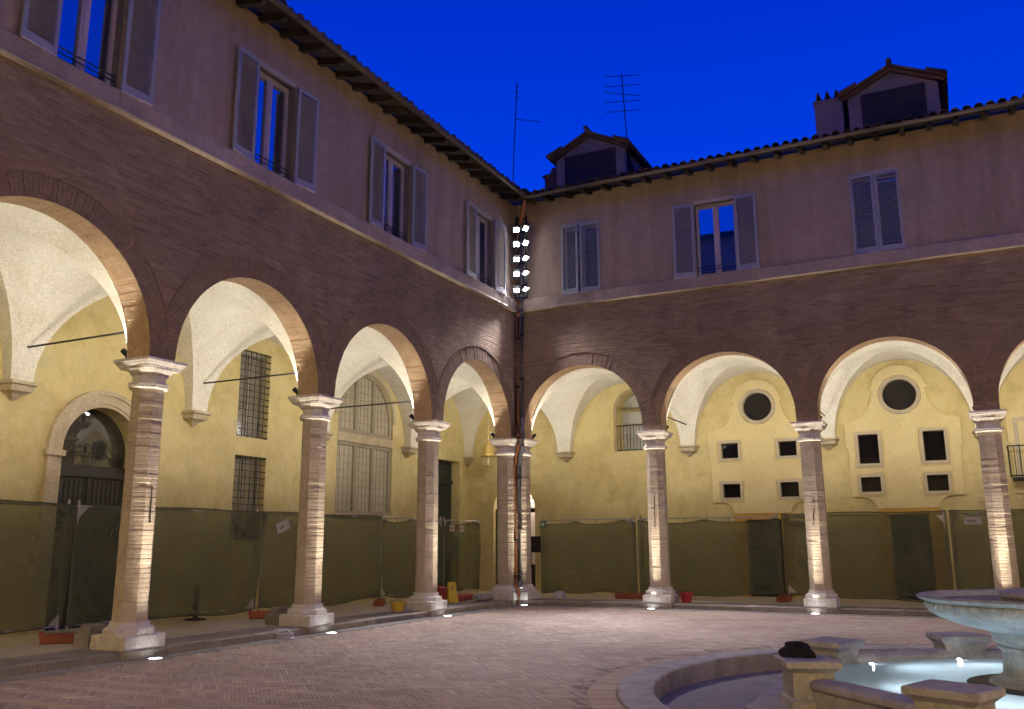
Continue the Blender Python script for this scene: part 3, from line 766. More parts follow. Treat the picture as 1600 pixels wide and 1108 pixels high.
def panel(c, hw, zb, zsh, ztop, holes_idx, oc):
    pts = baroque(c, hw, zb, zsh, ztop); T = 0.05
    loops = [[Vector((x, z, 0)) for x, z in pts]]
    for i in holes_idx:
        a, b, c0, e = wins[i]; loops.append([Vector(q) for q in ((a - .001, c0 - .001, 0), (b + .001, c0 - .001, 0), (b + .001, e + .001, 0), (a - .001, e + .001, 0))])
    cx_, cz, r = ocs[oc]
    loops.append([Vector((cx_ + (r + .001) * math.cos(2 * pi * k / 40), cz + (r + .001) * math.sin(2 * pi * k / 40), 0)) for k in range(40)])
    flat = [q for l in loops for q in l]
    m = MB(TR)
    tris = mg.tessellate_polygon(loops)
    base = [m.p(q.x, DB - T, q.y) for q in flat]
    for t in tris: m.f.append([base[i] for i in t])
    o0 = 0
    for l in loops:
        n_ = len(l); bk_ = [m.p(q.x, DB + .001, q.y) for q in l]
        for k in range(n_): m.f.append([base[o0 + k], base[o0 + (k + 1) % n_], bk_[(k + 1) % n_], bk_[k]])
        o0 += n_
    return obj('painted_panel', m, mPANEL, wingR)
panel(5.63, 1.36, 2.57, 4.50, 5.87, (0, 1, 2, 3), 0)
panel(9.18, 1.34, 2.63, 4.54, 5.94, (4, 5, 6, 7), 1)
panel(12.85, 1.34, 2.63, 4.54, 5.98, (), 2)
for i, h in enumerate(wins):
    f = MB(TR); frame_rect(f, h, DB - .05, .075, .025, .05); fo = obj('small_window', f, mCREAMST, wingR)
    g = MB(TR); a, b, c, e = h; g.box((a, DB + .11, c), (b, DB + .13, e)); obj('pane', g, mGLASSD, fo)
    s2 = MB(TR); frame_rect(s2, (a + .02, b - .02, c + .02, e - .02), DB + .11, .02, .02, 0.0); obj('sash', s2, mIRON, fo)
    l2 = MB(TR); frame_rect(l2, (a - .10, b + .10, c - .10, e + .10), DB - .05, .015, .014, .02); obj('moulding', l2, mPANEL, fo)
for c, z, r in ocs:
    f = MB(TR)
    N = 48
    prof = [(r - .002, DB + .1), (r - .002, DB - .065), (r + .03, DB - .085), (r + .07, DB - .068), (r + .09, DB - .08), (r + .11, DB - .045)]
    f.loft([[(c + rr * math.cos(2 * pi * k / N), d, z + rr * math.sin(2 * pi * k / N)) for rr, d in prof] for k in range(N + 1)], cap=False, closed=False)
    fo = obj('round_window', f, mCREAMST, wingR); smooth_angle(fo)
    g = MB(TR); g.poly([(c + r * math.cos(2 * pi * k / N), DB + .09, z + r * math.sin(2 * pi * k / N)) for k in range(N)]); obj('pane', g, M_glass('round_glass', 0.03, (0.014, 0.012, 0.012), 0.02) if 'round_glass' not in bpy.data.materials else bpy.data.materials['round_glass'], fo)
for (a, b), (z0, z1), dh in (((4.87, 6.35), (2.11, 2.40), doors[0]), ((8.47, 9.88), (2.19, 2.44), doors[1])):
    f = MB(TR); f.box((a, DB - .034, z0), (b, DB + .001, z1)); f.box((a, DB - .033, ZK), (dh[0], DB + .001, z0)); f.box((dh[1], DB - .033, ZK), (b, DB + .001, z0)); obj('door_surround', f, mOCHRE, wingR)
    f = MB(TR); f.box((dh[0], DB + .15, ZK), (dh[1], DB + .2, dh[3])); f.box((dh[0], DB + .11, ZK), (dh[0] + .05, DB + .15, dh[3])); f.box((dh[1] - .05, DB + .11, ZK), (dh[1], DB + .15, dh[3])); f.box((dh[0], DB + .111, dh[3] - .06), (dh[1], DB + .151, dh[3])); obj('plain_door', f, mDOOR, wingR)
f = MB(TR); frame_rect(f, balc, DB - .03, .10, .025, .03); fo = obj('balcony_window', f, mCREAMST, wingR)
g = MB(TR); g.box((balc[0], DB + .11, balc[2]), (balc[1], DB + .13, balc[3])); obj('pane', g, mGLASSD, fo)
g = MB(TR); g.box((11.45, DB - .42, 3.0), (12.8, DB - .38, 3.03)); g.box((11.45, DB - .42, 3.7), (12.8, DB - .38, 3.73)); g.box((11.5, DB - .4, 2.92), (12.75, DB, 2.98))
for k in range(12): g.tube([(11.47 + k * .115, DB - .4, 3.0), (11.47 + k * .115, DB - .4, 3.72)], .01, 5)
for dq in (.1, .25): g.tube([(11.47, DB - dq, 3.0), (11.47, DB - dq, 3.72)], .01, 5)
g.box((11.45, DB - .4, 3.7), (11.48, DB, 3.73)); obj('balcony_rail', g, mIRON, fo)

# ------------------------------------------------------------------ upper storey
winL = [(-18.0, -16.98), (-14.0, -12.98), (-10.22, -9.20), (-6.36, -5.30), (-2.33, -1.35)]
winR = [(1.42, 2.47), (5.05, 6.05), (8.75, 9.79), (12.5, 13.5)]
WZ0, WZ1 = ZS1, 9.86
for T, wing, lst, s0, s1 in ((TL, wingL, winL, -22.5, 0.0), (TR, wingR, winR, 0.0, 23.0)):
    m = MB(T); hs_ = [(a, b, WZ0, WZ1) for a, b in lst]
    wall_grid(m, 0.0, s0, s1, ZS0, ZE + .1, hs_)
    obj('stucco_wall', m, mSTUCCO, wing)
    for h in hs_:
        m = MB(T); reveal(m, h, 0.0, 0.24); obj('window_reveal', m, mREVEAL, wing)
    # string course, block by block
    stt = MB(T); s = s0 if wing is wingL else 0.09
    e_end = -0.09 if wing is wingL else s1
    while s < e_end - .05:
        e = min(s + random.uniform(.95, 1.5), e_end)
        if e_end - e < .3: e = e_end
        b = MB(T); dz = random.uniform(-.002, .002); pr = -.105 + random.uniform(-.003, .003)
        q = [(0.0, ZS0 + .004), (pr, ZS0 + .004), (pr - .012, ZS0 + .03), (pr + .006, ZS0 + .055), (pr, ZS1 - .02 + dz), (pr + .02, ZS1 + dz), (0.0, ZS1 + .004)]
        b.loft([[(s + .002, d, z) for d, z in q], [(e - .002, d, z) for d, z in q]]); obj('stone', b, mSTRING, wing); s = e
m = MB(); m.loft([[(0, 0, z), (o_, 0, z), (o_, -o_, z), (0, -o_, z)] for o_, z in ((.088, ZS0 + .004), (.088, ZS1 - .02), (.086, ZS1))]); obj('stone', m, mSTRING, wingL)

SLN = 34
def leaf_meshes():
    wd, ht, t = 0.535, 1.89, 0.042; st = 0.062
    m = MB(); 
    m.box((0, -t / 2, 0), (st, t / 2, ht)); m.box((wd - st, -t / 2, 0), (wd, t / 2, ht))
    m.box((st, -t / 2 + .001, 0), (wd - st, t / 2 - .001, .11)); m.box((st, -t / 2 + .001, ht - .075), (wd - st, t / 2 - .001, ht))
    q = [(-.021, -.012), (-.019, -.019), (.017, .014), (.014, .020)]; s = MB(); s.loft([[(st - .005, y, z) for y, z in q], [(wd - st + .005, y, z) for y, z in q]])
    g = MB(); g.box((0, -.03, -.028), (wd, -.012, -.004)); g.box((.3, -.05, -.05), (.32, -.012, -.004))
    return m.mesh('shutter', mSHUT), s.mesh('slat', mSLATE), g.mesh('shutter_catch', mFRAME)
LF, SL, SC = leaf_meshes()
def leaf(wing, T, s, d, z, ang, mirror=False):
    """a louvred leaf hinged at s; ang in wing coordinates (0 = along +s, standing off the wall)"""
    o = bpy.data.objects.new('shutter', LF)
    if T is TR: base = Matrix.Identity(3); p = (s, d, z)
    else: base = Matrix(((0, 1, 0), (1, 0, 0), (0, 0, 1))); p = (-d, s, z)
    th = R(ang); ca, sa = math.cos(th), math.sin(th)
    # direction of the leaf in (s, d): (cos, sin); leaf outside normal faces the court (d negative)
    dirv = T(ca, sa, 0); nx = Vector(dirv); up = Vector((0, 0, 1)); 
    ny = up.cross(nx)
    court = Vector(T(0, -1, 0))
    mtx = Matrix((nx, ny, up)).transposed().to_4x4()
    o.matrix_local = Matrix.Translation(Vector(p)) @ mtx
    link(o, wing)
    flip = (-ny).dot(court) < 0
    for k in range(SLN):
        q = bpy.data.objects.new('slat', SL); q.location = (0, 0, .135 + k * (1.89 - .21) / SLN)
        if flip: q.matrix_local = Matrix.Translation((0.535, 0, .135 + k * (1.89 - .21) / SLN)) @ Matrix.Rotation(pi, 4, 'Z')
        link(q, o)
    q = bpy.data.objects.new('shutter_catch', SC)
    if flip: q.matrix_local = Matrix.Translation((0.535, 0, 0)) @ Matrix.Rotation(pi, 4, 'Z')
    link(q, o)
    return o
def upper_window(T, wing, a, b):
    m = MB(T); d = 0.15; c, e = WZ0 + .02, WZ1
    fw = .065
    m.box((a, d, c), (a + fw, d + .06, e)); m.box((b - fw, d, c), (b, d + .06, e)); m.box((a + fw, d + .001, e - fw - .03), (b - fw, d + .059, e)); m.box((a + fw, d + .001, c), (b - fw, d + .059, c + .08))
    mid = (a + b) / 2
    m.box((mid - .07, d - .012, c + .06), (mid + .07, d + .058, e - fw))
    m.box((mid - .02, d - .025, c + .06), (mid + .02, d - .012, e - fw))
    wo = obj('window', m, mFRAME, wing)
    for s0_, s1_ in ((a + fw, mid - .07), (mid + .07, b - fw)):
        g = MB(T); g.poly([(s0_, d + .03, c + .08), (s1_, d + .03, c + .08), (s1_, d + .03, e - fw - .03), (s0_, d + .03, e - fw - .03)]); obj('pane', g, mGLASS, wo)
    l = MB(T); l.box((a, -.012, e - .002), (b, .05, e + .05)); l.box((a - .0, -.03, e + .045), (b, .02, e + .07)); obj('lintel_moulding', l, mFRAME, wo)
    g = MB(T)
    for z in (WZ0 + .16, WZ0 + .24): g.tube([(a, .05, z), (b, .05, z)], .011, 6)
    obj('guard_bar', g, mIRON, wo)
for a, b in winL[1:]:
    upper_window(TL, wingL, a, b)
    leaf(wingL, TL, a - .012, -.075, WZ0 + .012, 180 + 4); leaf(wingL, TL, b + .012, -.075, WZ0 + .012, -4)
upper_window(TL, wingL, *winL[0])
upper_window(TR, wingR, *winR[1]); leaf(wingR, TR, 5.05 - .012, -.075, WZ0 + .012, 184); leaf(wingR, TR, 6.05 + .012, -.075, WZ0 + .012, -4)
upper_window(TR, wingR, *winR[0]); upper_window(TR, wingR, *winR[2]); upper_window(TR, wingR, *winR[3])
leaf(wingR, TR, 1.40, -.01, WZ0 + .012, -13); leaf(wingR, TR, 2.49, -.01, WZ0 + .012, 184 + 4)
leaf(wingR, TR, 8.73, -.01, WZ0 + .012, -9); leaf(wingR, TR, 9.80, -.01, WZ0 + .012, 180 + 4)
leaf(wingR, TR, 12.48, -.01, WZ0 + .012, -8); leaf(wingR, TR, 13.52, -.01, WZ0 + .012, 186)

# eaves, gutters and roofs
OV = 0.62; SLP = 0.27; ZR = ZE + 0.06
def roofz(d): return ZR + (d + OV) * SLP
def eaves(T, wing, s0, s1, far):
    # roof deck and boarded soffit; the valley is cut on the diagonal
    m = MB(T)
    def quad(z_off):
        return [(s0 if far < 0 else OV, -OV, z_off), ((-OV) if far < 0 else s1, -OV, z_off)]
    if far < 0: P = [(s0, -OV), (OV * -1, -OV), (7.5, 7.5), (s0, 7.5)]
    else: P = [(OV, -OV), (s1, -OV), (s1, 7.5), (-7.5, 7.5)]
    top = [(s, d, roofz(d)) for s, d in P]; bot = [(s, d, roofz(d) - .04) for s, d in P]; bt2 = [(s, d, roofz(d) - .06) for s, d in P]
    m.loft([bot, top]); ro = obj('roof', m, mROOF, wing)
    m = MB(T); m.loft([bt2, [(s, d, z - .001) for s, d, z in bot]]); obj('eave_boards', m, mWOOD, ro)
    k = 0; s = s0 + .2 if far < 0 else .62
    while s < (s1 - .62 if far < 0 else s1):
        b = MB(T); b.loft([[(s - .05, d, roofz(d) - .062 - h) , (s + .05, d, roofz(d) - .062 - h), (s + .05, d, roofz(d) - .062), (s - .05, d, roofz(d) - .062)] for d, h in ((-OV + .03, .10), (-OV + .1, .14), (0.05, .15))]); obj('rafter', b, mWOOD, ro); s += .55
    # gutter
    g = MB(T); a0, a1 = (s0, -OV - .05) if far < 0 else (OV + .05, s1); N = 9
    g0 = [( -OV - .05 + .072 * math.cos(t), ZE + .035 + .072 * math.sin(t)) for t in [pi + pi * k / N for k in range(N + 1)]]
    g1 = [( -OV - .05 + .062 * math.cos(t), ZE + .035 + .062 * math.sin(t)) for t in [2 * pi - pi * k / N for k in range(N + 1)]]
    g.loft([[(a0, d, z) for d, z in g0 + g1], [(a1, d, z) for d, z in g0 + g1]])
    s = a0 + .4
    while s < a1:
        rings = [[(s + e, -OV - .05 + rr * math.cos(t), ZE + .035 + rr * math.sin(t)) for rr, e in ((.073, -.015), (.08, -.015), (.08, .015), (.073, .015))] for t in [pi + pi * k / 8 for k in range(9)]]
        g.loft(rings); s += 1.1
    obj('roof_gutter', g, mGUTTER, ro)
    return ro
roofL = eaves(TL, wingL, -22.5, 0, -1); roofR = eaves(TR, wingR, 0, 23.0, 1)
def coppo(L=0.45, r0_=.095, r1_=.08, n=8):
    m = MB()
    A = [(pi * k / n) for k in range(n + 1)]
    ring = lambda y, r, t: [(r * math.cos(a), y, (r - 0.0) * math.sin(a)) for a in A] + [((r - t) * math.cos(a), y, (r - t) * math.sin(a)) for a in A[::-1]]
    m.loft([ring(0, r0_, .016), ring(L, r1_, .016)]); return m
cm = coppo().mesh('roof_tile', mROOF, True)
long_tiles = {}
for T, ro, rng in ((TL, roofL, [-13.5 + .225 * k for k in range(57)]), (TR, roofR, [.72 + .225 * k for k in range(64)])):
    for s in rng:
        o = bpy.data.objects.new('roof_tile', cm)
        nx = Vector(T(1, 0, 0)); ny = (Vector(T(0, 1, 0)) + Vector((0, 0, SLP))).normalized(); nz = nx.cross(ny)
        if nz.z < 0: nx = -nx; nz = nx.cross(ny)
        o.matrix_local = Matrix.Translation(Vector(T(s + random.uniform(-.01, .01), -OV - .03 + random.uniform(-.025, .02), roofz(-OV) + random.uniform(.0, .015)))) @ Matrix((nx, ny, nz)).transposed().to_4x4() @ Matrix.Rotation(random.uniform(-.05, .05), 4, 'Z')
        link(o, ro)
    # the rows above the first, joined
    m = MB(); lo, hi = rng[0], rng[-1]
    s = lo
    while s <= hi + 8:
        start = -OV + .40
        lim = max(start, -s) if T is TL and s > -6 else start
        if T is TR: lim = max(start, -s)
        for row in range(16):
            d0 = lim + row * .38
            if d0 > 6: break
            A = [pi * k / 5 for k in range(6)]
            r1 = [T(s + .09 * math.cos(a), d0, roofz(d0) + .03 + .09 * math.sin(a)) for a in A]; r2 = [T(s + .075 * math.cos(a), d0 + .42, roofz(d0 + .42) + .012 + .075 * math.sin(a)) for a in A]
            m.loft([r1, r2], cap=False, closed=False)
        s += .225
        if T is TL and s > -.7: break
    obj('tile_rows', m, mROOF, ro, kind='stuff')
# dormers
def dormer(x0, x1, yf, zb, ze_, za, open_, side=False):
    cx_ = (x0 + x1) / 2; m = MB()
    L = 4.0
    pts = [(x0, zb - .6), (x1, zb - .6), (x1, ze_), (cx_, za - .12), (x0, ze_)]
    m.loft([[(x, yf, z) for x, z in pts], [(x, yf + L, z) for x, z in pts]])
    do_ = obj('dormer', m, M_rough('dormer_plaster', (0.20, 0.17, 0.18), (0.25, 0.21, 0.22), None, 2, .9, .2, 30) if 'dormer_plaster' not in bpy.data.materials else bpy.data.materials['dormer_plaster'], wingR)
    r = MB(); ov = .17
    sl_ = (za - ze_) / (cx_ - x0)
    for sg in (-1, 1):
        xe = cx_ + sg * ((x1 - x0) / 2 + ov); zl = za - sl_ * ((x1 - x0) / 2 + ov)
        q = [(cx_, za - .08), (xe, zl - .08), (xe, zl - .03), (cx_, za - .03)]
        r.loft([[(x, yf - .22, z) for x, z in q], [(x, yf + L, z) for x, z in q]])
        q = [(cx_, za - .16), (xe - sg * .05, zl - .14), (xe - sg * .05, zl - .081), (cx_, za - .081)]
        r.loft([[(x, yf - .12, z) for x, z in q], [(x, yf + .0, z) for x, z in q]])
    obj('dormer_roof', r, mROOF, do_)
    for sg in (-1, 1):
        for k in range(10):
            t = MB(); xe = cx_ + sg * ((x1 - x0) / 2 + ov); zl = za - sl_ * ((x1 - x0) / 2 + ov); y = yf - .2 + k * .24
            A = [pi * j / 6 for j in range(7)]
            t.loft([[(xe + sg * .04, y + .09 * math.cos(a), zl - .03 + .09 * math.sin(a)) for a in A], [(xe - sg * .4, y + .08 * math.cos(a), zl - .03 + .4 * sl_ + .08 * math.sin(a)) for a in A]]); obj('roof_tile', t, mROOF, do_)
    t = MB(); t.tube([(cx_, yf - .3, za + .01), (cx_, yf + L, za + .01)], .065, 8); obj('ridge_tile', t, mROOF, do_)
    p = MB(); a, b, c, e = open_; p.box((a, yf - .02, c), (b, yf + .05, e))
    for k in range(9): p.box((a, yf - .035, c + (e - c) * k / 9), (b, yf - .02, c + (e - c) * (k + .7) / 9))
    obj('dormer_shutter', p, mDOOR, do_)
    f = MB(); f.box((a - .04, yf - .03, c - .04), (a, yf + .02, e + .04)); f.box((b, yf - .03, c - .04), (b + .04, yf + .02, e + .04)); f.box((a, yf - .031, e), (b, yf + .02, e + .04)); obj('dormer_frame', f, mDOOR, do_)
    if side:
        p = MB(); p.poly([(x1 + .004, yf + .2, zb + .0), (x1 + .004, yf + 1.7, zb + .0), (x1 + .004, yf + .2, ze_ - .1)]); p.poly([(x1 + .03, yf + .3, zb), (x1 + .03, yf + .3, zb + .25), (x1 + .03, yf + .45, zb + .25), (x1 + .03, yf + .45, zb)]); obj('side_pane', p, mGLASSD, do_)
dormer(1.08, 3.08, .5, 11.2, 12.22, 12.72, (1.38, 2.80, 11.2, 12.07), True)
dormer(8.83, 10.82, .5, 11.2, 12.22, 12.70, (9.16, 10.50, 11.25, 12.06))
m = MB(); m.box((8.05, .5, 10.8), (8.70, 1.25, 12.13)); m.box((8.02, .47, 12.13), (8.73, 1.28, 12.18)); ch = obj('chimney', m, bpy.data.materials['dormer_plaster'], wingR)
for k in range(3):
    t = MB(); x = 8.14 + k * .215; t.loft([[(x - .07, .55, 12.18), (x - .04, .55, 12.18), (x + .02, .55, 12.42), (x - .01, .55, 12.44)], [(x - .07, 1.2, 12.18), (x - .04, 1.2, 12.18), (x + .02, 1.2, 12.42), (x - .01, 1.2, 12.44)]])
    t.loft([[(x + .12, .55, 12.18), (x + .09, .55, 12.18), (x - .0, .55, 12.42), (x + .02, .55, 12.44)], [(x + .12, 1.2, 12.18), (x + .09, 1.2, 12.18), (x - .0, 1.2, 12.42), (x + .02, 1.2, 12.44)]]); obj('chimney_cowl', t, mROOF, ch)
# low parapet bits and a hip beside the first dormer
m = MB(); m.box((.30, 1.4, 11.0), (1.05, 2.6, 12.05)); m.box((.25, 1.35, 12.05), (1.05, 2.65, 12.12)); m.lathe([(.14, 12.1), (.15, 12.3), (.1, 12.42), (.03, 12.44)], 10, (.5, 1.7)); obj('chimney', m, mROOF, wingR)
m = MB(); m.box((-1.0, 2.2, 11.0), (-.75, 2.45, 12.15)); m.box((-1.06, 2.14, 12.15), (-.69, 2.51, 12.2)); obj('chimney', m, mROOF, wingR)

# ------------------------------------------------------------------ columns
def octo(a, z, c=(0, 0)):
    r = a / math.cos(pi / 8); return [(c[0] + r * math.cos(pi / 8 + k * pi / 4), c[1] + r * math.sin(pi / 8 + k * pi / 4), z) for k in range(8)]
def sq(h, z): return [(-h, -h, z), (h, -h, z), (h, h, z), (-h, h, z)]
ZB0, ZB1, ZSH = 0.315, 0.485, 3.775
def worn(me, seed, amt, cuts=2):
    import bmesh
    rnd = random.Random(seed); bm = bmesh.new(); bm.from_mesh(me)
    bmesh.ops.subdivide_edges(bm, edges=bm.edges[:], cuts=cuts, use_grid_fill=True)
    hot = [(rnd.uniform(0, 2 * pi), rnd.uniform(3.7, 4.2)) for _ in range(5)]
    for v in bm.verts:
        a = math.atan2(v.co.y, v.co.x); k = rnd.uniform(0, amt * .35)
        for h, z in hot:
            d = abs((a - h + pi) % (2 * pi) - pi)
            if d < .28: k += amt * (1 - d / .28) * rnd.uniform(.4, 1)
        f = 1 - k / max(.1, math.hypot(v.co.x, v.co.y)); v.co.x *= f; v.co.y *= f; v.co.z -= rnd.uniform(0, amt * .15)
    bm.to_mesh(me); bm.free(); return me
def shaft_mesh(seed):
    m = MB(); rings = []; rnd = random.Random(seed); N = 50; hh = (ZSH - ZB1) / N; drift = [0.0] * 8
    for k in range(N):
        z0, z1 = ZB1 + k * hh, ZB1 + (k + 1) * hh; a = .228 + rnd.uniform(-.0018, .0014) - .010 * k / N
        j = rnd.uniform(.0008, .003)
        chip = [rnd.uniform(0, .0018) + (rnd.uniform(.004, .009) if rnd.random() < .03 else 0) for _ in range(8)]
        def rg(off, z):
            return [(x * (1 - (chip[q] + off) / a), y * (1 - (chip[q] + off) / a), z + rnd.uniform(-.002, .002)) for q, (x, y, z) in enumerate(octo(a, z))]
        rings += [octo(a - .006, z0 + .0005), rg(.001, z0 + j + .003), rg(0, z0 + j + .007), rg(0, z1 - j - .007), rg(.001, z1 - j - .003), octo(a - .006, z1 - .0005)]
    m.loft(rings); return m.mesh('brick_shaft', mBRICK_COL)
def make_column(label):
    t = thing('column', label, 'column', group='octagonal brick columns of the arcade')
    m = MB(); m.loft([sq(.375, -.02), sq(.375, ZK - .004)]); obj('footing', m, mGREYST, t)
    m = MB(); m.loft([sq(.336, ZK - .002), sq(.342, ZK + .02), sq(.342, ZB0 - .015), sq(.33, ZB0)]); obj('plinth', m, mTRAV, t)
    m = MB(); m.loft([octo(.325, ZB0 - .005), octo(.332, ZB0 + .03), octo(.33, ZB0 + .075), octo(.30, ZB0 + .095), octo(.275, ZB0 + .10), octo(.262, ZB0 + .14), octo(.262, ZB1), octo(.225, ZB1)]); obj('base_moulding', m, mTRAV, t)
    m = MB(); rings = []; zz = ZB1; rnd = random.Random(3); N = 50; hh = (ZSH - ZB1) / N
    for k in range(N):
        z0, z1 = ZB1 + k * hh, ZB1 + (k + 1) * hh; a = .228 + rnd.uniform(-.0035, .0025) - .010 * k / N
        rings += [octo(a - .007, z0 + .001), octo(a - .001, z0 + .006), octo(a, z0 + .012), octo(a, z1 - .012), octo(a - .001, z1 - .006), octo(a - .007, z1 - .001)]
    m.loft(rings); obj('brick_shaft', m, mBRICK_COL, t)
    m = MB(); m.loft([octo(.218, 3.765), octo(.262, 3.775), octo(.272, 3.79), octo(.265, 3.81), octo(.278, 3.818), octo(.278, 3.842), octo(.235, 3.862)]); obj('astragal', m, mTRAV, t)
    m = MB(); m.loft([octo(.228, 3.855), octo(.225, 3.97)]); obj('necking', m, mTRAV, t)
    m = MB(); m.loft([octo(.23, 3.965), octo(.25, 3.975), octo(.262, 3.99), octo(.285, 4.015), octo(.305, 4.045), octo(.31, 4.055)]); obj('echinus', m, mTRAV, t)
    m = MB(); m.loft([sq(.295, 4.052), sq(.30, 4.075), sq(.315, 4.08), sq(.318, 4.10), sq(.335, 4.12), sq(.352, 4.15), sq(.362, 4.158), sq(.364, 4.195), sq(.352, ZC + .002)]); obj('abacus', m, mTRAV, t)
    return t
colL = [('octagonal brick column nearest the camera on the left, in front of the arched stone portal', LY[2]),
        ('octagonal brick column on the left between the barred windows and the tall arched window', LY[3]),
        ('octagonal brick column on the left next to the corner pier, by the yellow bucket', LY[4]),
        ('octagonal brick column of the left arcade outside the frame', LY[1]), ('octagonal brick column at the far left end outside the frame', LY[0])]
colR = [('octagonal brick column right of the corner, red bucket at its foot', RX[0]),
        ('octagonal brick column in the middle of the right arcade, chipped capital and bent iron pin', RX[1]),
        ('octagonal brick column at the right edge, behind the fountain bowl', RX[2]),
        ('octagonal brick column of the right arcade outside the frame', RX[3]), ('octagonal brick column at the far right end outside the frame', RX[4])]
cols = []
c0 = make_column(colL[0][0])
for i, (lab, y) in enumerate(colL):
    if i == 0: c0.location = (-PH + .01, y, 0); cols.append(c0)
    else: cols.append(dup(c0, (-PH + .01, y, 0), pi / 2 * i, lab))
for lab, x in colR: cols.append(dup(c0, (x, PH - .01, 0), 0, lab))
for i, c in enumerate(cols):
    for ch in c.children:
        nm = ch.name.split('.')[0]
        if nm == 'brick_shaft': ch.data = shaft_mesh(40 + i)
        elif nm in ('abacus', 'echinus', 'astragal', 'plinth', 'base_moulding'):
            ch.data = worn(ch.data.copy(), 100 + i * 7 + len(nm), .03 if (nm in ('abacus', 'echinus') and i in (6, 7)) else .008)
def pin(c, pts):
    m = MB(); m.tube(pts, .008, 5); m.tube([pts[-1], (pts[-1][0] + .005, pts[-1][1] - .005, pts[-1][2] - .02)], .016, 6); obj('iron_pin', m, mIRON, c)
pin(cols[0], [(.238, .0, 2.35), (.24, .0, 2.1), (.238, .004, 1.86)])
pin(cols[5], [(.0, -.242, 2.62), (.0, -.245, 2.3), (-.008, -.24, 1.90)])
pin(cols[6], [(.03, -.242, 2.25), (-.01, -.26, 2.15), (-.02, -.245, 1.92)])
# L-shaped corner pier, drawn as one outline and offset for every moulding
cp_ = thing('corner_pier', 'L-shaped brick pier in the courtyard corner with two pipes in its groove', 'column')
def Lsh(o, z, ch=0.0):
    a, b = -.306 - o, .244 + o; x0, y1 = -PD - o, PD + o; k = o
    if ch <= 0: return [(x0, a, z), (0 + k, a, z), (0 + k, -k, z), (b, -k, z), (b, y1, z), (x0, y1, z)]
    return [(x0, a + ch, z), (x0 + ch, a, z), (k - ch, a, z), (k, a + ch, z), (k, -k, z), (b - ch, -k, z), (b, -k + ch, z), (b, y1 - ch, z), (b - ch, y1, z), (x0 + ch, y1, z), (x0, y1 - ch, z)]
m = MB(); m.loft([Lsh(.10, -.02), Lsh(.10, ZK + .01)]); obj('footing', m, mGREYST, cp_)
m = MB(); m.loft([Lsh(.115, ZK + .002), Lsh(.12, ZK + .02), Lsh(.12, ZB0 - .015), Lsh(.108, ZB0)]); obj('plinth', m, mTRAV, cp_)
m = MB(); m.loft([Lsh(.085, ZB0 - .004, .1), Lsh(.095, ZB0 + .03, .1), Lsh(.09, ZB0 + .075, .1), Lsh(.05, ZB0 + .1, .1), Lsh(.03, ZB0 + .14, .1), Lsh(.03, ZB1, .1)]); obj('base_moulding', m, mTRAV, cp_)
m = MB(); rings = []; rnd = random.Random(5); N = 50; hh = (ZSH - ZB1) / N
for k in range(N):
    z0, z1 = ZB1 + k * hh, ZB1 + (k + 1) * hh; o_ = -.004 + rnd.uniform(-.003, .003)
    rings += [Lsh(o_ - .007, z0 + .001, .09), Lsh(o_, z0 + .008, .09), Lsh(o_, z1 - .008, .09), Lsh(o_ - .007, z1 - .001, .09)]
m.loft(rings); obj('brick_shaft', m, mBRICK_COL, cp_)
m = MB(); m.loft([Lsh(-.01, 3.765, .09), Lsh(.035, 3.78, .09), Lsh(.045, 3.80, .09), Lsh(.05, 3.84, .09), Lsh(.0, 3.865, .09), Lsh(-.005, 3.97, .09), Lsh(.02, 3.985, .09), Lsh(.06, 4.04, .09), Lsh(.07, 4.056, .09)]); obj('astragal', m, mTRAV, cp_)
m = MB(); m.loft([Lsh(.06, 4.052), Lsh(.08, 4.09), Lsh(.10, 4.13), Lsh(.12, 4.158), Lsh(.122, 4.195), Lsh(.11, ZC + .002)]); obj('abacus', m, mTRAV, cp_)
# stone blocks leaning behind the bases
for i, (x, y) in enumerate(((-.86, LY[2] - .05), (-.80, LY[3] - .05))):
    m = MB(); m.cbox((-.17, -.2, 0), (.13, .2, .2), .015); m.cbox((-.1, -.16, .2), (.1, .16, .3), .02)
    o = obj('stone_block', m, mGREYST, loc=(x, y, ZK)); tag(o, ('loose stone block behind the base of the nearest left column', 'loose stone block behind the base of the second left column')[i], 'stone', 'stone blocks behind the bases')

# ------------------------------------------------------------------ lamps: spotlights on the capitals and ground uplights
def spot_fixture(loc, aim, label, power=P_VAULT, group='spotlights on the capitals'):
    t = thing('vault_spotlight', label, 'spotlight', loc, 0, group)
    m = MB(); m.box((-.03, -.03, 0), (.03, .03, .02)); m.tube([(0, 0, .02), (0, 0, .1)], .012, 6); obj('bracket', m, mIRON, t)
    a = Vector(aim).normalized(); b = Vector((0, 0, .1))
    m = MB(); m.tube([tuple(b - a * .05), tuple(b + a * .01), tuple(b + a * .09)], [.03, .042, .045], 10); obj('lamp_head', m, mIRON, t)
    m = MB(); m.tube([tuple(b + a * .09), tuple(b + a * .094)], .036, 10); obj('lens', m, M_emit('warm_lens', (1, .9, .72), 6.0) if 'warm_lens' not in bpy.data.materials else bpy.data.materials['warm_lens'], t)
    lamp('vault_lamp', 'SPOT', tuple(b + a * .12), power, C_WARM, a, t, spot_size=R(177), spot_blend=0.3, shadow_soft_size=0.04)
names_L = {LY[1]: 'column outside the frame on the left', LY[2]: 'nearest left column', LY[3]: 'second left column', LY[4]: 'third left column', LY[0]: 'far left column outside the frame'}
for y in LY[1:]:
    for sg, wd in ((-1, 'near'), (1, 'far')):
        spot_fixture((-PD - .06, y + sg * .20, ZC + .005), (-.95, sg * .32, 1), f'black spotlight on the capital of the {names_L[y]}, {wd} side', P_VAULT * (1.5 if sg < 0 else .5))
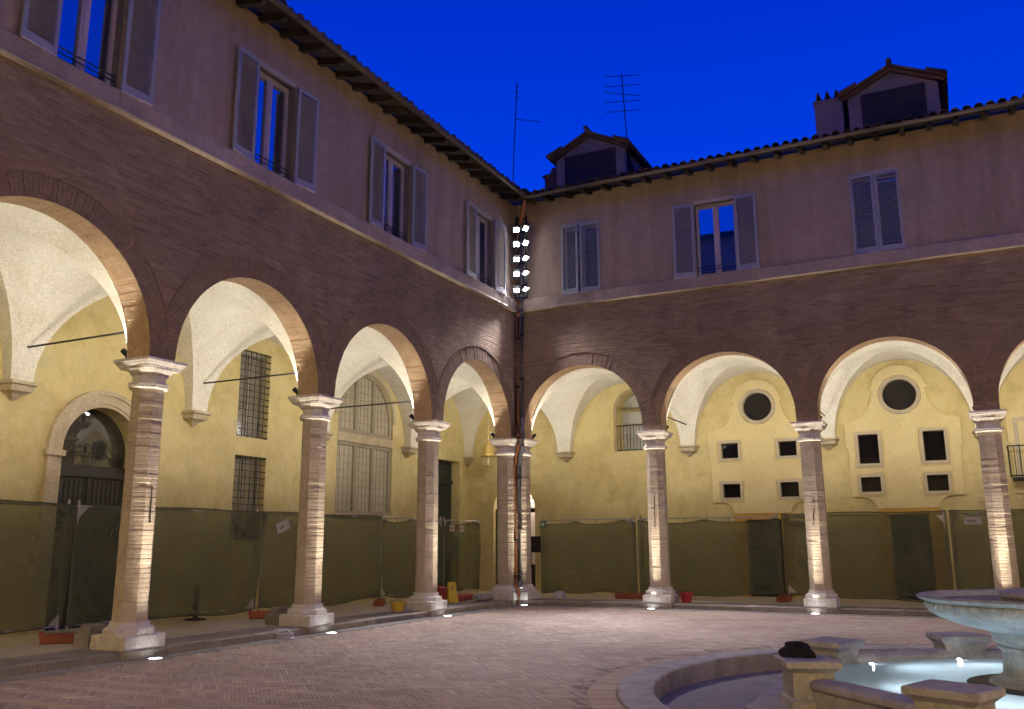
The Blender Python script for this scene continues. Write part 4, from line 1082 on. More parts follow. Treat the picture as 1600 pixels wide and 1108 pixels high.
for x, nm in zip(RX[:4], ('first right column', 'second right column', 'third right column', 'fourth right column')):
    for sg, wd in ((-1, 'left'), (1, 'right')):
        spot_fixture((x + sg * .20, PD + .06, ZC + .005), (sg * .32, .95, 1), f'black spotlight on the capital of the {nm}, {wd} side')
spot_fixture((-PD - .05, -.30, ZC + .005), (-.9, -.4, 1), 'black spotlight on the left end of the corner pier capital')
spot_fixture((.26, PD + .05, ZC + .005), (.4, .9, 1), 'black spotlight on the right end of the corner pier capital')
spot_fixture((-PD - .05, PD + .05, ZC + .005), (-.5, .5, 1), 'black spotlight hidden behind the corner pier capital')
def uplight(x, y, aim, label):
    t = thing('ground_uplight', label, 'uplight', (x, y, 0.006), 0, 'recessed uplights along the kerb')
    m = MB(); m.lathe([(.11, -.01), (.11, .004), (.088, .006), (.085, .002)], 20, cap=False); obj('rim', m, mSTEEL, t)
    m = MB(); m.lathe([(.0005, .008), (.05, .007), (.085, .004)], 20, cap=False); obj('lens', m, M_emit('cool_lens', (0.95, 1, 0.98), 14.0) if 'cool_lens' not in bpy.data.materials else bpy.data.materials['cool_lens'], t)
    lamp('column_lamp', 'SPOT', (0, 0, .03), P_UP, C_UP, aim, t, spot_size=R(44), spot_blend=1.0, shadow_soft_size=0.05)
    tilt = Vector((aim[0] * .68, aim[1] * .68, 1))
    lamp('column_lamp', 'SPOT', (0, 0, .03), P_UP * 6.0, C_UP, tilt, t, spot_size=R(25), spot_blend=1.0, shadow_soft_size=0.05)
for y in LY[1:]: uplight(.315, y + .01, (-.13, 0, 1), f'round uplight in the paving before the {names_L[y]}')
for x, nm in zip(RX[:4], ('first right column', 'second right column', 'third right column', 'fourth right column')): uplight(x - .09, -.265, (0.03, .13, 1), f'round uplight in the paving before the {nm}')
uplight(.36, -.30, (-.12, .12, 1), 'round uplight in the paving before the corner pier')

# ------------------------------------------------------------------ floodlights and pipes in the corner
ft_ = thing('floodlight_mast', 'black mast in the corner carrying five pairs of glaring floodlights', 'floodlights', (.36, -.32, ZS1))
m = MB(); m.box((-.16, -.03, -.02), (-.12, .01, 2.3)); m.box((.12, -.03, -.02), (.16, .01, 2.3)); m.box((-.16, -.02, .02), (.16, .0, .06)); m.box((-.16, -.02, 2.2), (.16, .0, 2.24)); m.box((-.04, 0, .3), (.04, .3, .34)); m.box((-.04, 0, 1.9), (.04, .3, 1.94)); obj('mast_frame', m, mIRON, ft_)
hm = MB(); hm.box((-.10, -.05, -.085), (.10, .03, .085))
for k in range(5): hm.box((-.09, .03, -.075 + k * .034), (.09, .06, -.065 + k * .034))
hme = hm.mesh('floodlight', mIRON)
lm_ = MB()
for i in range(3):
    for j in range(3): lm_.box((-.07 + i * .05, -.056, -.062 + j * .044), (-.07 + i * .05 + .036, -.051, -.062 + j * .044 + .032))
lme = lm_.mesh('led_lens', M_emit('led_white', (0.95, 0.96, 1.0), 45.0))
yawf = math.atan2(10.4 - .36, 20.9 - .3)
for k, z in enumerate((9.89, 9.48, 9.06, 8.65, 8.2)):
    for sx_, dy in ((-.125, .10), (.125, -.12)):
        o = bpy.data.objects.new('floodlight', hme); o.location = (sx_, -.06, z - ZS1); o.rotation_euler = (0, 0, yawf + dy + .25); o.rotation_mode = 'XYZ'
        o.rotation_euler = (R((30, 38, 47, 52, 57)[k]), 0, .38 if sx_ < 0 else 1.17); link(o, ft_)
        obj('led_lens', lme, None, o)
        lamp('flood_lamp', 'SPOT', (0, -.08, 0), P_FLOOD * (.2, .3, .7, 1.6, 2.4)[k], C_COOL, (0, -1, 0), o, spot_size=R(56), spot_blend=1.0, shadow_soft_size=.08)
def pipe(name, label, path, r, mat, cuff):
    t = thing(name, label, 'pipe', path[-1])
    b = Vector(path[-1]); pts = [tuple(Vector(q) - b) for q in path]
    m = MB(); m.tube(pts, r, 12); smooth_angle(obj('pipe_run', m, mat, t))
    for z in cuff:
        g = MB(); q = next((Vector(p1).lerp(Vector(p0), (z - p1[2]) / (p0[2] - p1[2])) for p0, p1 in zip(path, path[1:]) if p1[2] <= z <= p0[2])); q = q - b
        g.tube([(q.x, q.y, q.z - .025), (q.x, q.y, q.z + .025)], r + .009, 12); obj('pipe_clip', g, mIRON, t)
pipe('copper_downpipe', 'bright copper downpipe in the corner, crooked at the capital and at the foot',
     [(.60, -.60, 10.60), (.52, -.52, 10.42), (.30, -.28, 10.05), (.13, -.10, 9.85), (.10, -.07, 9.6), (.10, -.07, 8.0), (.17, -.14, 7.94), (.17, -.14, 7.6), (.10, -.07, 7.5), (.075, -.075, 4.55), (.10, -.15, 4.40), (.175, -.185, 4.26), (.175, -.19, 4.05), (.06, -.10, 3.75), (.03, -.10, 3.5), (.03, -.10, .62), (.05, -.14, .50), (.15, -.22, .36), (.18, -.24, .25), (.18, -.24, .0)], .043, mCOPPER, (9.2, 6.9, 5.6, 3.0, 1.6, .7))
pipe('zinc_downpipe', 'thick dark zinc downpipe beside the copper pipe in the corner',
     [(.22, -.05, 10.2), (.22, -.06, 7.99), (.26, -.15, 7.93), (.26, -.15, 7.6), (.22, -.06, 7.5), (.21, -.07, 4.75), (.24, -.12, 4.55), (.30, -.19, 4.3), (.29, -.18, 4.0), (.15, -.07, 3.72), (.13, -.055, 3.5), (.13, -.055, .60), (.15, -.12, .48), (.2, -.16, .4)], .056, mZINC, (9.0, 7.0, 5.8, 3.2, 1.9, .75))

# ------------------------------------------------------------------ fences with shade netting
def fence(p0, p1, label, net_top=2.10, sag=0.0, seed=0, flap=None, notch=True, bot=0.30):
    a, b = Vector(p0), Vector(p1); L = (b - a).length; rz = math.atan2(b.y - a.y, b.x - a.x)
    t = thing('mesh_fence', label, 'fence', (a.x, a.y, ZK), rz, 'temporary fence panels under the arcade')
    H = 2.03; rnd = random.Random(seed)
    for x in (.09, L - .09):
        m = MB(); m.tube([(x, 0, .04), (x, 0, H + .06)], .021, 8); m.tube([(x, 0, H + .06), (x, 0, H + .075)], .014, 8); obj('post', m, mSTEEL, t)
    m = MB(); m.tube([(.05, 0, H - .02), (L - .05, 0, H - .02)], .017, 6); obj('top_rail', m, mSTEEL, t)
    m = MB(); m.tube([(.05, 0, .2), (L - .05, 0, .2)], .014, 6); obj('bottom_rail', m, mSTEEL, t)
    m = MB()
    nw = int(L / .11)
    for k in range(1, nw): m.tube([(L * k / nw, .006, .2), (L * k / nw, .006, H - .02)], .0014, 3)
    for k in range(1, 8): m.tube([(.05, .006, .2 + (H - .22) * k / 8), (L - .05, .006, .2 + (H - .22) * k / 8)], .0014, 3)
    obj('wire_mesh', m, mSTEEL, t, kind='stuff')
    for x, sg in ((.09, 1), (L - .09, -1)):
        for z, up in ((H - .04, -1), (.22, 1)): m = MB(); m.loft([[(x, -.022, z), (x + sg * .17, -.022, z), (x, -.022, z + up * .17)], [(x, -.018, z), (x + sg * .17, -.018, z), (x, -.018, z + up * .17)]]); obj('corner_plate', m, mSTEEL, t)
    # net, hung in shallow swags and rippled
    NX, NZ = 64, 20; ph = [rnd.uniform(0, 6) for _ in range(6)]; nsw = max(1, round(L / 1.8)); rows = []
    for j in range(NZ + 1):
        row = []
        for i in range(NX + 1):
            u = i / NX; x = .02 + (L - .04) * u; v = j / NZ
            top = net_top - ZK - sag * abs(math.sin(pi * u * nsw + ph[0] * .15)) ** 0.8 - .012 * math.sin(9 * u + ph[1])
            bt = bot - .12 + .035 * math.sin(5 * u + ph[2]) + .02 * math.sin(13 * u + ph[3]) - .03 * math.sin(pi * u)
            z = bt + (top - bt) * v
            y = -.034 + .016 * math.sin(11 * u + 3 * v + ph[4]) + .012 * math.sin(23 * u - 4 * v + ph[5]) + .008 * math.sin(41 * u + 7 * v + ph[0]) * (1 - v * .4) - .025 * math.sin(pi * v) + .02 * (1 - v) * math.sin(7 * u * v + ph[3])
            if flap and u > 1 - flap: y += .15 * ((u - 1 + flap) / flap) ** 2 * math.sin(pi * v)
            row.append((x, y, z))
        rows.append(row)
    m = MB(); m.grid(rows); o = obj('shade_net', m, mNET, t, smooth=True)
    m = MB(); m.tube(rows[-1], .010, 5); obj('net_hem', m, mNET2, t)
    m = MB(); m.tube(rows[0], .007, 5); obj('net_hem', m, mNET2, t)
    for k in range(int(L / .55) + 1):
        x = .15 + (L - .3) * k / max(1, int(L / .55)); m = MB(); m.tube([(x, -.03, net_top - ZK - sag - .03), (x + .01, -.035, H - .03), (x, .02, H - .0), (x - .01, -.02, H - .06)], .006, 4); obj('cable_tie', m, mNET2, t)
    return t
mNET2 = M_plain('net_hem', (0.03, 0.032, 0.022), 0.8)
JL = [(-2.06, -19.5), (-2.06, -15.5), (-2.06, -11.45), (-2.22, -7.08), (-2.0, -3.22), (-2.05, -.3), (-2.05, 1.72)]
labsL = ['netted fence panel beyond the left edge of the frame', 'dark netted fence panel before the arched portal at the left edge', 'netted fence panel between the first two left columns before the barred windows',
         'netted fence panel below the tall arched window', 'netted fence panel behind the third left column', 'netted fence panel with two small notices, left of the corner pier']
for k in range(6):
    fence(JL[k], JL[k + 1], labsL[k], 2.16 if k < 4 else 2.10, 0.0 if k < 4 else .07, k, bot=.30)
JR = [(-.10, 1.70), (2.72, 1.62), (6.33, 1.92), (10.06, 1.70), (14.0, 1.7)]
labsR = ['netted fence panel right of the corner pier, net sagging below its rail', 'netted fence panel before the first dark door, between two right columns', 'netted fence panel before the second dark door', 'netted fence panel at the right edge behind the fountain bowl']
for k in range(4): fence(JR[k], JR[k + 1], labsR[k], 2.10 if k < 2 else 2.2, .10 if k < 2 else .0, 20 + k, bot=.24)
def foot(x, y, rz, label, mat=None):
    t = thing('fence_foot', label, 'fence foot', (x, y, ZK), rz, 'orange feet of the fence panels')
    m = MB(); m.loft([[(-sx * .5, -sy * .5, z), (sx * .5, -sy * .5, z), (sx * .5, sy * .5, z), (-sx * .5, sy * .5, z)] for sx, sy, z in ((.66, .20, 0), (.70, .23, .015), (.70, .23, .10), (.64, .19, .135))])
    obj('block', m, mat or mORANGE, t)
    for sx in (-1, 1):
        m = MB(); m.loft([[(sx * .31 - .05, -.06, .05), (sx * .31 + .05, -.06, .05), (sx * .31 + .05, .06, .05), (sx * .31 - .05, .06, .05)], [(sx * .35 - .04, -.04, .17), (sx * .35 + .02, -.04, .17), (sx * .35 + .02, .04, .17), (sx * .35 - .04, .04, .17)]]); obj('lug', m, mat or mORANGE, t)
    for k in range(5):
        m = MB(); x_ = -.22 + k * .11; m.box((x_ - .02, -.07, .134), (x_ + .02, .07, .142)); obj('socket_rib', m, mat or mORANGE, t)
foot(-1.62, -11.68, R(48), 'orange fence foot beside the nearest left column')
foot(-1.85, -7.10, R(38), 'orange fence foot beside the second left column')
foot(-1.95, -3.25, R(120), 'dark red fence foot beside the yellow bucket')
foot(2.55, 1.35, R(8), 'orange fence foot left of the first right column')
foot(6.33, 1.75, R(88), 'red fence foot left of the second right column')
foot(10.05, 1.6, R(85), 'orange fence foot hidden behind the fountain bowl')

# ------------------------------------------------------------------ small things
def card(x, y, z, rz, wd, ht, label, marks, tilt=0.0):
    t = thing('notice', label, 'notice', (x, y, z), rz, 'white notices tied to the fence nets')
    m = MB(); m.box((-wd / 2, -.004, -ht / 2), (wd / 2, .004, ht / 2)); o = obj('card', m, mWHITE, t)
    t.rotation_euler = (0, tilt, rz)
    for a, b, c, e, col in marks:
        g = MB(); g.box((a * wd, -.0065, b * ht), (c * wd, -.0042, e * ht)); obj('print', g, col, t)
mRED, mINK = M_plain('print_red', (.45, .06, .05), .7), M_plain('print_grey', (.2, .16, .17), .7)
mk = [(-.35, -.12, .0, .12, mRED), (.05, -.1, .35, .05, mINK)]
card(-1.995, .12, 1.93, pi / 2, .26, .19, 'white notice on the corner fence net, left one of the two', mk)
card(-1.995, .64, 1.92, pi / 2, .26, .19, 'white notice on the corner fence net, right one of the two', mk)
card(-2.08, -6.55, 1.88, pi / 2 - .05, .36, .2, 'crooked white notice on the net by the second left column', [(-.3, -.2, .1, .1, mINK), (.25, -.5, .5, .5, mSTEEL)], -.35)
card(6.72, 1.86, 1.92, -.06, .40, .17, 'white notice left of the second right column', [(-.4, -.1, -.05, .15, mRED), (.02, -.25, .3, .0, mINK)])
card(10.55, 1.66, 1.97, 0, .36, .17, 'white notice left of the column at the right edge', [(-.3, -.15, .2, .1, mINK)])
# fire-exit arrow sign
ex = thing('exit_sign', 'small green sign with a white arrow pointing right, on the corner fence', 'sign', (-.02, 1.64, 2.02))
m = MB(); m.box((-.07, -.006, -.085), (.09, .006, .085)); obj('plate', m, M_plain('exit_green', (.06, .20, .12), .6), ex)
m = MB(); m.box((-.045, -.009, -.014), (.03, -.0065, .014)); m.prism([(.02, .05), (.075, 0), (.02, -.05), (.0, -.05), (.045, 0), (.0, .05)], lambda a, b: (a, -.0092, b), lambda a, b: (a, -.0066, b)); obj('arrow', m, M_plain('arrow_white', (.75, .75, .72), .6), ex)
# black board on a stand
sb = thing('sign_stand', 'black board on a thin black stand behind the corner pier', 'stand', (-.28, 1.45, ZK))
m = MB(); m.tube([(0, 0, 0), (0, 0, 1.3)], .022, 8); obj('pole', m, mIRON, sb)
m = MB(); m.lathe([(.19, 0), (.19, .02), (.05, .05), (.03, .3)], 16); obj('stand_foot', m, mIRON, sb)
m = MB(); m.box((-.07, -.045, 1.15), (.31, -.02, 1.58)); m.box((-.055, -.048, 1.165), (.295, -.046, 1.565)); obj('board', m, mIRON, sb)
# hook on the pier
# hanging lantern
ln = thing('hanging_lantern', 'gilded crown lantern with a candle hanging on a chain in the corner vault', 'lantern', (-1.9, 2.0, 3.72))
mGILT = M_plain('gilt', (.62, .46, .16), .4, .4, .5, .3)
m = MB(); zt = 2.3
for k in range(34):
    z = .72 + k * .047; a = (k % 2) * pi / 2
    m.tube([(.018 * math.cos(a) * math.cos(t), .018 * math.sin(a) * math.cos(t), z + .032 * math.sin(t)) for t in [2 * pi * j / 8 for j in range(9)]], .006, 4)
obj('chain', m, mGILT, ln)
m = MB(); m.lathe([(.21, .30), (.22, .33), (.20, .38), (.17, .40), (.14, .5), (.11, .6), (.05, .68), (.02, .74)], 20); m.lathe([(.19, .27), (.225, .29), (.225, .32), (.19, .33)], 20); obj('crown', m, mGILT, ln)
m = MB(); 
for k in range(12):
    a = 2 * pi * k / 12; m.lathe([(.003, .22), (.014, .24), (.016, .262), (.004, .275)], 6, (.2 * math.cos(a), .2 * math.sin(a)))
obj('drops', m, mGILT, ln, kind='stuff')
m = MB(); m.lathe([(.17, -.02), (.175, -.005), (.16, .0), (.04, .005)], 20); m.tube([(0, 0, .0), (0, 0, .08)], .03, 8); m.tube([(.15, 0, -.0), (.19, 0, .3)], .005, 4); m.tube([(-.15, 0, -.0), (-.19, 0, .3)], .005, 4); obj('candle_dish', m, mGILT, ln)
m = MB(); m.tube([(0, 0, .08), (0, 0, .22)], .028, 10); obj('candle', m, M_plain('candle_wax', (.8, .76, .66), .5), ln)
# buckets
def bucket(x, y, label, mat, r, h, tilt=0):
    t = thing('bucket', label, 'bucket', (x, y, ZK), .4)
    m = MB(); m.lathe([(r * .68, 0), (r * .70, .01), (r, h - .02), (r * 1.07, h - .018), (r * 1.07, h), (r * .97, h), (r * .92, h - .03), (r * .66, .02), (.002, .02)], 24, cap=False); m.lathe([(.002, 0), (r * .68, 0)], 24, cap=False); smooth_angle(obj('pail', m, mat, t))
    m = MB(); m.tube([(r * 1.05 * math.cos(a), -.02 - .1 * math.sin(a), h - .02 + .04 * math.sin(a)) for a in [pi * k / 10 for k in range(11)]], .006, 5); obj('handle', m, mIRON, t)
bucket(-.52, -4.62, 'yellow bucket beside the third left column', M_plain('bucket_yellow', (.55, .38, .05), .5), .17, .2)
bucket(4.28, .48, 'red bucket at the foot of the first right column', M_plain('bucket_red', (.36, .028, .055), .5), .155, .24)
# crates and canisters by the third left column
m = MB(); m.cbox((-.16, -.13, 0), (.16, .13, .38), .03); m.box((-.06, -.02, .38), (.06, .02, .42)); o = obj('jerry_can', m, M_plain('can_red', (.30, .035, .03), .55), loc=(-1.15, -1.95, ZK)); tag(o, 'red plastic canister beside the yellow caution board', 'canister')
t = thing('caution_board', 'yellow folding caution board with a black mark on the pavement', 'caution board', (-.92, -1.72, ZK), R(60))
mYEL = M_plain('board_yellow', (.62, .46, .03), .5)
for sg in (-1, 1):
    m = MB(); m.loft([[(-.13, sg * .12 - .008, 0), (.13, sg * .12 - .008, 0), (.13, sg * .12 + .008, 0), (-.13, sg * .12 + .008, 0)], [(-.10, sg * .01 - .008, .48), (.10, sg * .01 - .008, .48), (.10, sg * .01 + .008, .48), (-.10, sg * .01 + .008, .48)]]); obj('leaf', m, mYEL, t)
m = MB(); m.prism([(-.04, .33), (.04, .33), (0, .41)], lambda a, b: (a, -.13 + b * .229 - .004, b), lambda a, b: (a, -.13 + b * .229 + .004, b)); obj('print', m, mINK, t)
m = MB(); m.cbox((-.42, -.11, 0), (.42, .11, .15), .02); o = obj('barrier_block', m, M_plain('block_red', (.33, .06, .05), .6), loc=(-1.05, -1.0, ZK)); o.rotation_euler = (0, 0, R(85)); tag(o, 'red plastic barrier block lying behind the caution board', 'block')
t = thing('tarp_roll', 'grey rolled tarpaulin lying on the kerb before the corner fence', 'roll', (-.45, -.98, ZK + .09), R(75))
m = MB(); m.tube([(-.3, 0, 0), (-.1, 0.01, .0), (.1, -.01, .0), (.3, 0, 0)], [.085, .09, .085, .09], 12); obj('roll', m, M_plain('tarp_grey', (.26, .25, .27), .7, 0, .3, .4), t)
for x in (-.15, .16):
    m = MB(); m.tube([(x - .02, 0, 0), (x + .02, 0, 0)], .094, 12); obj('strap', m, mINK, t)
def lump(name, label, cat, loc, size, mat, seed, n=(14, 9), rough=.25):
    rnd = random.Random(seed); ph = [(rnd.uniform(1, 5), rnd.uniform(1, 5), rnd.uniform(0, 6)) for _ in range(6)]
    m = MB(); rings = []
    for j in range(n[1] + 1):
        v = j / n[1]; th = pi / 2 * v; ring = []
        for i in range(n[0]):
            a = 2 * pi * i / n[0]; k = 1 + rough * sum(math.sin(p * a + q * v * 4 + f) for p, q, f in [(round(p), q, f) for p, q, f in ph]) / 3
            rr = max(.02, math.cos(th) ** .55) * k; ring.append((size[0] * rr * math.cos(a), size[1] * rr * math.sin(a), size[2] * math.sin(th) * (1 + rough * .7 * math.sin(3 * a + seed))))
        rings.append(ring)
    m.loft(rings); o = obj(name, m, mat, loc=loc); smooth_angle(o, 60); return tag(o, label, cat)
mBAG = M_plain('bag_plastic', (.42, .41, .46), .5, 0, .4, .4)
lump('plastic_bag', 'crumpled pale plastic bag on the gutter edge near the second left column', 'bag', (.10, -8.95, .01), (.22, .15, .13), mBAG, 3)
lump('cloth_bundle', 'small grey cloth bundle on the portico floor below the sagging net', 'cloth', (.75, 1.0, ZK), (.17, .14, .17), mBAG, 5, rough=.08)
lump('dark_jacket', 'dark rumpled jacket lying on the left fountain post', 'jacket', (8.72, -11.10, .375), (.17, .10, .14), M_plain('jacket_cloth', (.012, .011, .02), .9, 0, .1, .5), 9, (22, 9), .22)
# small round table behind the net
t = thing('bistro_table', 'small round table seen dimly behind the net between the left columns', 'table', (-2.9, -7.95, ZK))
m = MB(); m.lathe([(.3, .58), (.31, .59), (.31, .61), (.3, .62)], 20); obj('tabletop', m, mDOOR, t)
m = MB(); m.tube([(0, 0, .02), (0, 0, .58)], .04, 8); obj('leg', m, mDOOR, t)
m = MB(); m.lathe([(.2, 0), (.2, .02), (.04, .05)], 16); obj('foot', m, mDOOR, t)
t = thing('lectern', 'dark information lectern seen dimly behind the corner fence net', 'lectern', (-2.75, 1.3, ZK))
m = MB(); m.tube([(0, 0, .0), (0, 0, 1.1)], .05, 8); obj('post', m, mDOOR, t)
m = MB(); m.box((-.03, -.4, 1.1), (.03, .4, 1.62)); obj('board', m, mDOOR, t)

# ------------------------------------------------------------------ aerials on the roofs
def aerial(name, label, pole, arms, base):
    t = thing(name, label, 'aerial', base)
    m = MB(); b = Vector(base); m.tube([tuple(Vector(q) - b) for q in pole], .018, 6); obj('mast', m, mIRON, t)
    for a, c in arms:
        m = MB(); m.tube([tuple(Vector(a) - b), tuple(Vector(c) - b)], .012, 5); obj('rod', m, mIRON, t)
aerial('roof_aerial', 'thin tall aerial pole with one side arm above the corner', [(-3.08, 6, 13.2), (-3.0, 6, 15.5), (-2.85, 6, 18.2)], [((-2.93, 6, 16.75), (-1.91, 6, 16.4))] + [((-2.95 , 6, z), (-2.78, 6, z + .02)) for z in (17.6, 17.8, 18.0)], (-3.08, 6, 12.9))
aerial('roof_aerial', 'comb-shaped television aerial with five rods behind the first dormer', [(1.32, 6, 13.2), (1.31, 6, 15.3), (1.2, 6, 17.5)], [((.58, 6, z), (1.82, 6, e)) for z, e in ((17.55, 17.30), (17.16, 16.95), (16.95, 16.52), (16.56, 16.35), (16.19, 16.0))], (1.32, 6, 12.9))
aerial('roof_aerial', 'short aerial tip showing over the left roof edge', [(-6, -1, 13.0), (-6, -1, 15.2)], [], (-6, -1, 12.6))

# ------------------------------------------------------------------ fountain
FX, FY = FC
ring = MB()
N = 120
kr = thing('fountain', 'octagonal stone fountain with a wide round bowl in a sunken ring', 'fountain', (FX, FY, 0))
segs = 26
for k in range(segs):
    a0, a1 = 2 * pi * (k + .003) / segs, 2 * pi * (k + .997) / segs; m = MB(); rings = []
    for j in range(7):
        a = a0 + (a1 - a0) * j / 6; c, s = math.cos(a), math.sin(a)
        rings.append([(r * c, r * s, z) for r, z in ((4.42, -.1), (4.42, .018), (4.405, .03), (4.06, .03), (4.04, .018), (4.04, -.26))])
    m.loft(rings); obj('ring_stone', m, mFOUNT, kr)
m = MB(); m.lathe([(2.42, -.2), (4.06, -.2)], 64, cap=False); obj('moat_floor', m, M_rough('moat_stone', (.19, .17, .18), (.25, .23, .235), (.3, .28, .28), 2, .75, .4, 14), kr)
VA = [pi / 8 + k * pi / 4 for k in range(8)]
def oct_ring(ap, z): 
    r = ap / math.cos(pi / 8); return [(r * math.cos(a), r * math.sin(a), z) for a in VA]
m = MB(); m.loft([oct_ring(2.90, -.205), oct_ring(2.90, -.09), oct_ring(2.88, -.075), oct_ring(2.2, -.075)], cap=False); obj('step', m, mFOUNT, kr)
m = MB(); m.loft([oct_ring(2.42, -.08), oct_ring(2.42, .09), oct_ring(2.40, .10), oct_ring(2.2, .10)], cap=False); obj('basin_wall', m, mFOUNT, kr)
m = MB(); m.loft([oct_ring(2.20, .10), oct_ring(2.20, -.65), oct_ring(.01, -.65)], cap=False); obj('basin_lining', m, mPOOL, kr)
for k in range(8):
    a = VA[k]; b = VA[(k + 1) % 8]; mid = (a + b) / 2 if b > a else (a + b + 2 * pi) / 2
    c, s = math.cos(mid), math.sin(mid); L = 0.74; m = MB(lambda t_, r_, z_, c=c, s=s: (r_ * c - t_ * s, r_ * s + t_ * c, z_))
    q = [(2.18, .10), (2.18, .17), (2.21, .205), (2.33, .215), (2.43, .195), (2.455, .165), (2.455, .13), (2.42, .10)]
    m.loft([[(-L, r_, z_) for r_, z_ in q], [(L, r_, z_) for r_, z_ in q]]); obj('coping', m, mFOUNT, kr)
    c, s = math.cos(a), math.sin(a); T_ = lambda t_, r_, z_, c=c, s=s: (r_ * c - t_ * s, r_ * s + t_ * c, z_)
    RC = 2.50
    def rect(t_, r_, z_): return [(-t_, RC - r_, z_), (t_, RC - r_, z_), (t_, RC + r_, z_), (-t_, RC + r_, z_)]
    m = MB(T_); m.loft([rect(.27, .23, -.08), rect(.27, .23, .0), rect(.24, .20, .02), rect(.24, .20, .27)]); po_ = obj('post', m, mFOUNT, kr)
    m = MB(T_); m.loft([rect(.245, .205, .265), rect(.265, .225, .285), rect(.295, .255, .31), rect(.305, .265, .315), rect(.305, .265, .365), rect(.29, .25, .38)]); obj('post_cap', m, mFOUNT, po_)
m = MB(); rr = []
for r_ in [0.02, .3, .7, 1.1, 1.5, 1.9]: rr.append([(r_ * math.cos(VA[0] + 2 * pi * k / 32), r_ * math.sin(VA[0] + 2 * pi * k / 32), .115) for k in range(32)])
m.loft(rr, cap=False)
m2 = MB(); m2.loft([oct_ring(2.199, .115), oct_ring(.01, .115)], cap=False); wat = obj('water', m2, mWATER, kr)
bp = MB(); bp.lathe([(.53, -.64), (.53, .1), (.66, .105), (.68, .13), (.66, .165), (.58, .175), (.56, .21), (.535, .225), (.525, .44), (.54, .455), (.56, .47), (.56, .49), (.545, .505)], 48); smooth_angle(obj('pedestal', bp, mBOWL, kr))
bp = MB(); bp.lathe([(.88, .10), (.88, .124), (.86, .13), (.6, .13)], 40, cap=False); obj('grating_ring', bp, mIRON, kr)
bp = MB(); bp.lathe([(.54, .50), (.585, .53), (.60, .57), (.62, .63), (.66, .645), (.80, .675), (.95, .715), (1.08, .765), (1.16, .81), (1.195, .86), (1.20, .905), (1.19, .92), (1.215, .935), (1.26, .95), (1.28, .968), (1.275, .985), (1.25, .992), (1.19, .975), (1.15, .93), (1.0, .85), (.5, .78), (.01, .77)], 64, cap=False); smooth_angle(obj('bowl', bp, mBOWL, kr), 30)
# egg-shaped tongues carved round the rim
eg = MB(); NE = 72
for k in range(NE):
    a = 2 * pi * k / NE; c, s = math.cos(a), math.sin(a)
    T_ = lambda t_, r_, z_: (r_ * c - t_ * s, r_ * s + t_ * c, z_)
    for_ring = []
    for z_, w_, d_ in ((.86, .012, .004), (.875, .036, .014), (.90, .042, .02), (.92, .04, .014)):
        for_ring.append([T_(-w_, 1.192, z_), T_(-w_ * .5, 1.195 + d_, z_), T_(w_ * .5, 1.195 + d_, z_), T_(w_, 1.192, z_)])
    eg.loft(for_ring)
obj('carved_rim', eg, mBOWL, kr, kind='stuff')
wb = MB(); wb.lathe([(.01, .93), (1.15, .93)], 48, cap=False); obj('bowl_water', wb, M_glass('still_water', .35, (.05, .05, .09), .08), kr)
jm = MB(); jm.lathe([(.40, .80), (.45, .92), (.50, .98), (.49, 1.02), (.40, 1.05), (.3, 1.045), (.25, 1.07), (.1, 1.08), (.02, 1.09)], 14); obj('jet_rosette', jm, mFOUNT, kr)
for i, (x, y, d) in enumerate(((8.97, -9.02, (1, -.25, .02)), (10.03, -8.02, (.6, -1, .02)), (8.95, -11.2, (1, .2, .02)), (10.2, -12.3, (.4, 1, .02)), (12.1, -12.3, (-.4, 1, .02)), (13.2, -11.2, (-1, .3, .02)), (13.2, -9.2, (-1, -.3, .02)), (12.1, -8.05, (-.4, -1, .02)))):
    lx, ly = (x - FX) * .875, (y - FY) * .875
    m = MB(); dv = Vector((d[0], d[1], 0)).normalized(); b = Vector((lx, ly, .07)); m.tube([tuple(b - dv * .05), tuple(b + dv * .02)], .045, 10); pl = obj('pool_lamp', m, mSTEEL, kr)
    m = MB(); m.tube([tuple(b + dv * .02), tuple(b + dv * .025)], .036, 10); m.lathe([(.004, .116), (.026, .118), (.018, .126), (.002, .129)], 10, (lx, ly)); obj('lens', m, M_emit('pool_lens', (.9, 1, 1), 22.0) if 'pool_lens' not in bpy.data.materials else bpy.data.materials['pool_lens'], pl)
    lamp('pool_light', 'SPOT', tuple(b + dv * .12 + Vector((0, 0, -.47))), P_POOL, C_POOL, (d[0], d[1], .12), kr, spot_size=R(150), spot_blend=.8, shadow_soft_size=.05)

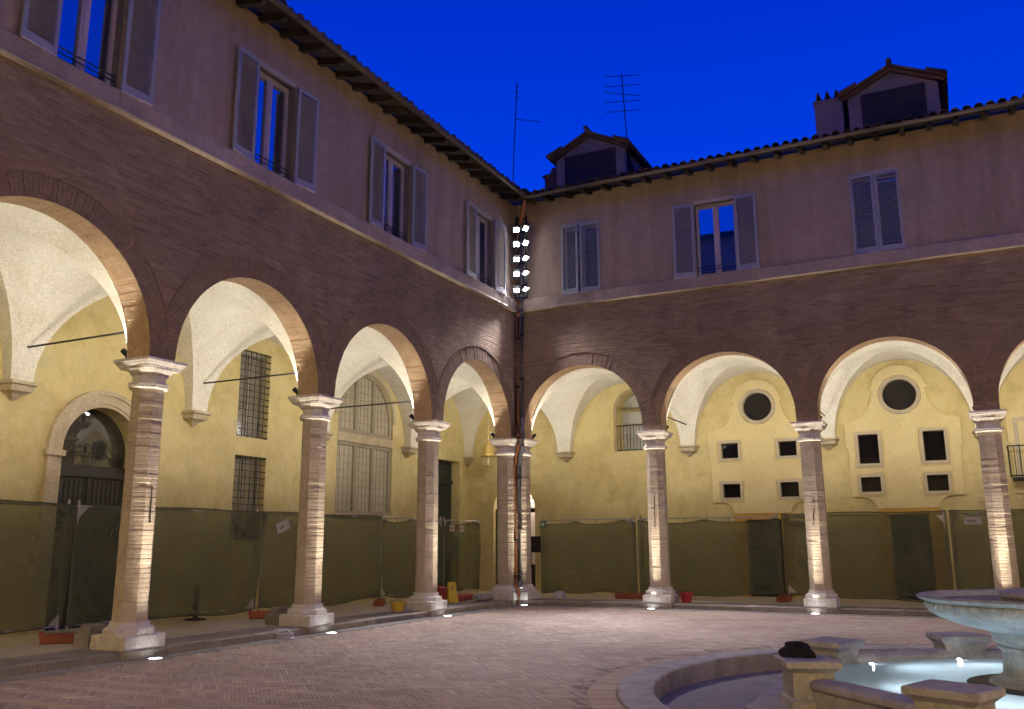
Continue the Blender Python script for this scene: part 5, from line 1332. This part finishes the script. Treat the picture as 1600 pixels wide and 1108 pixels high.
# ------------------------------------------------------------------ the two wings behind the camera, plain
def back_wing(label, T, s0, s1, off, eave):
    t = thing('cloister_wing', label, 'building')
    bays = []; s = s0 + .5
    while s + 3.2 < s1: bays.append((s, s + 3.2)); s += 3.7
    m = MB(T)
    prev = s0
    for a, b in bays + [(s1, s1)]:
        m.poly([(prev, 0, 0), (a, 0, 0), (a, 0, ZS0), (prev, 0, ZS0)]); prev = b
    for a, b in bays:
        pts = arc_pts((a + b) / 2, (b - a) / 2, ZC + .2, 14)
        pts = [(a, 0)] + pts + [(b, 0)]
        for (p, zp), (q_, zq) in zip(pts, pts[1:]):
            if q_ - p > 1e-6: m.poly([(p, 0, zp), (q_, 0, zq), (q_, 0, ZS0), (p, 0, ZS0)])
            m.poly([(p, 0, zp), (q_, 0, zq), (q_, PD, zq), (p, PD, zp)])
    obj('brick_wall', m, mBRICK, t)
    m = MB(T); m.poly([(s0, 0, ZS0), (s1, 0, ZS0), (s1, 0, eave), (s0, 0, eave)]); obj('stucco_wall', m, mSTUCCO, t)
    m = MB(T); m.poly([(s0, DB, 0), (s1, DB, 0), (s1, DB, ZT), (s0, DB, ZT)]); m.poly([(s0, 0, ZT), (s1, 0, ZT), (s1, DB, ZT), (s0, DB, ZT)]); obj('portico_wall', m, mYELLOW, t)
    m = MB(T); m.loft([[(s0, -.6, eave), (s0, 7, eave + 2), (s0, 7, eave + 2.1), (s0, -.6, eave + .1)], [(s1, -.6, eave), (s1, 7, eave + 2), (s1, 7, eave + 2.1), (s1, -.6, eave + .1)]]); obj('roof', m, mROOF, t)
    # added unseen fill: far stronger spotlights behind the arches, to warm the facades
    for k, (a, b) in enumerate(bays):
        if eave > 12 and not 0 < a < 22: continue
        d = Vector(T(0, .5, 1)) - Vector(T(0, 0, 0))
        c_ = Vector(T(a - .25, PD + .15, ZC)); m = MB(); m.tube([tuple(c_ - Vector((0, 0, .06))), tuple(c_)], [.03, .045], 10); obj('lamp_head', m, mIRON, t)
        lamp('vault_lamp', 'SPOT', tuple(c_ + Vector((0, 0, .03))), P_VAULT * 62, C_WARM, d, t, spot_size=R(172), spot_blend=.6, shadow_soft_size=.04)
back_wing('plain cloister wing closing the courtyard on the right, outside the frame', lambda s, d, z: (22.6 + d, s, z), -24, 0.0, 0, 10.7)
back_wing('taller plain wing behind the camera, seen only mirrored in the upper window', lambda s, d, z: (s, -24.2 - d, z), -25.0, 48.0, 0, 17.5)
m = MB(); m.box((.0, -28.0, 0.0), (22.6, -24.2 - DB, .12)); m.box((22.6 + .5, -24.0, 0), (26, 0, .12)); obj('portico_floor', m, mFLOOR, kind='structure')
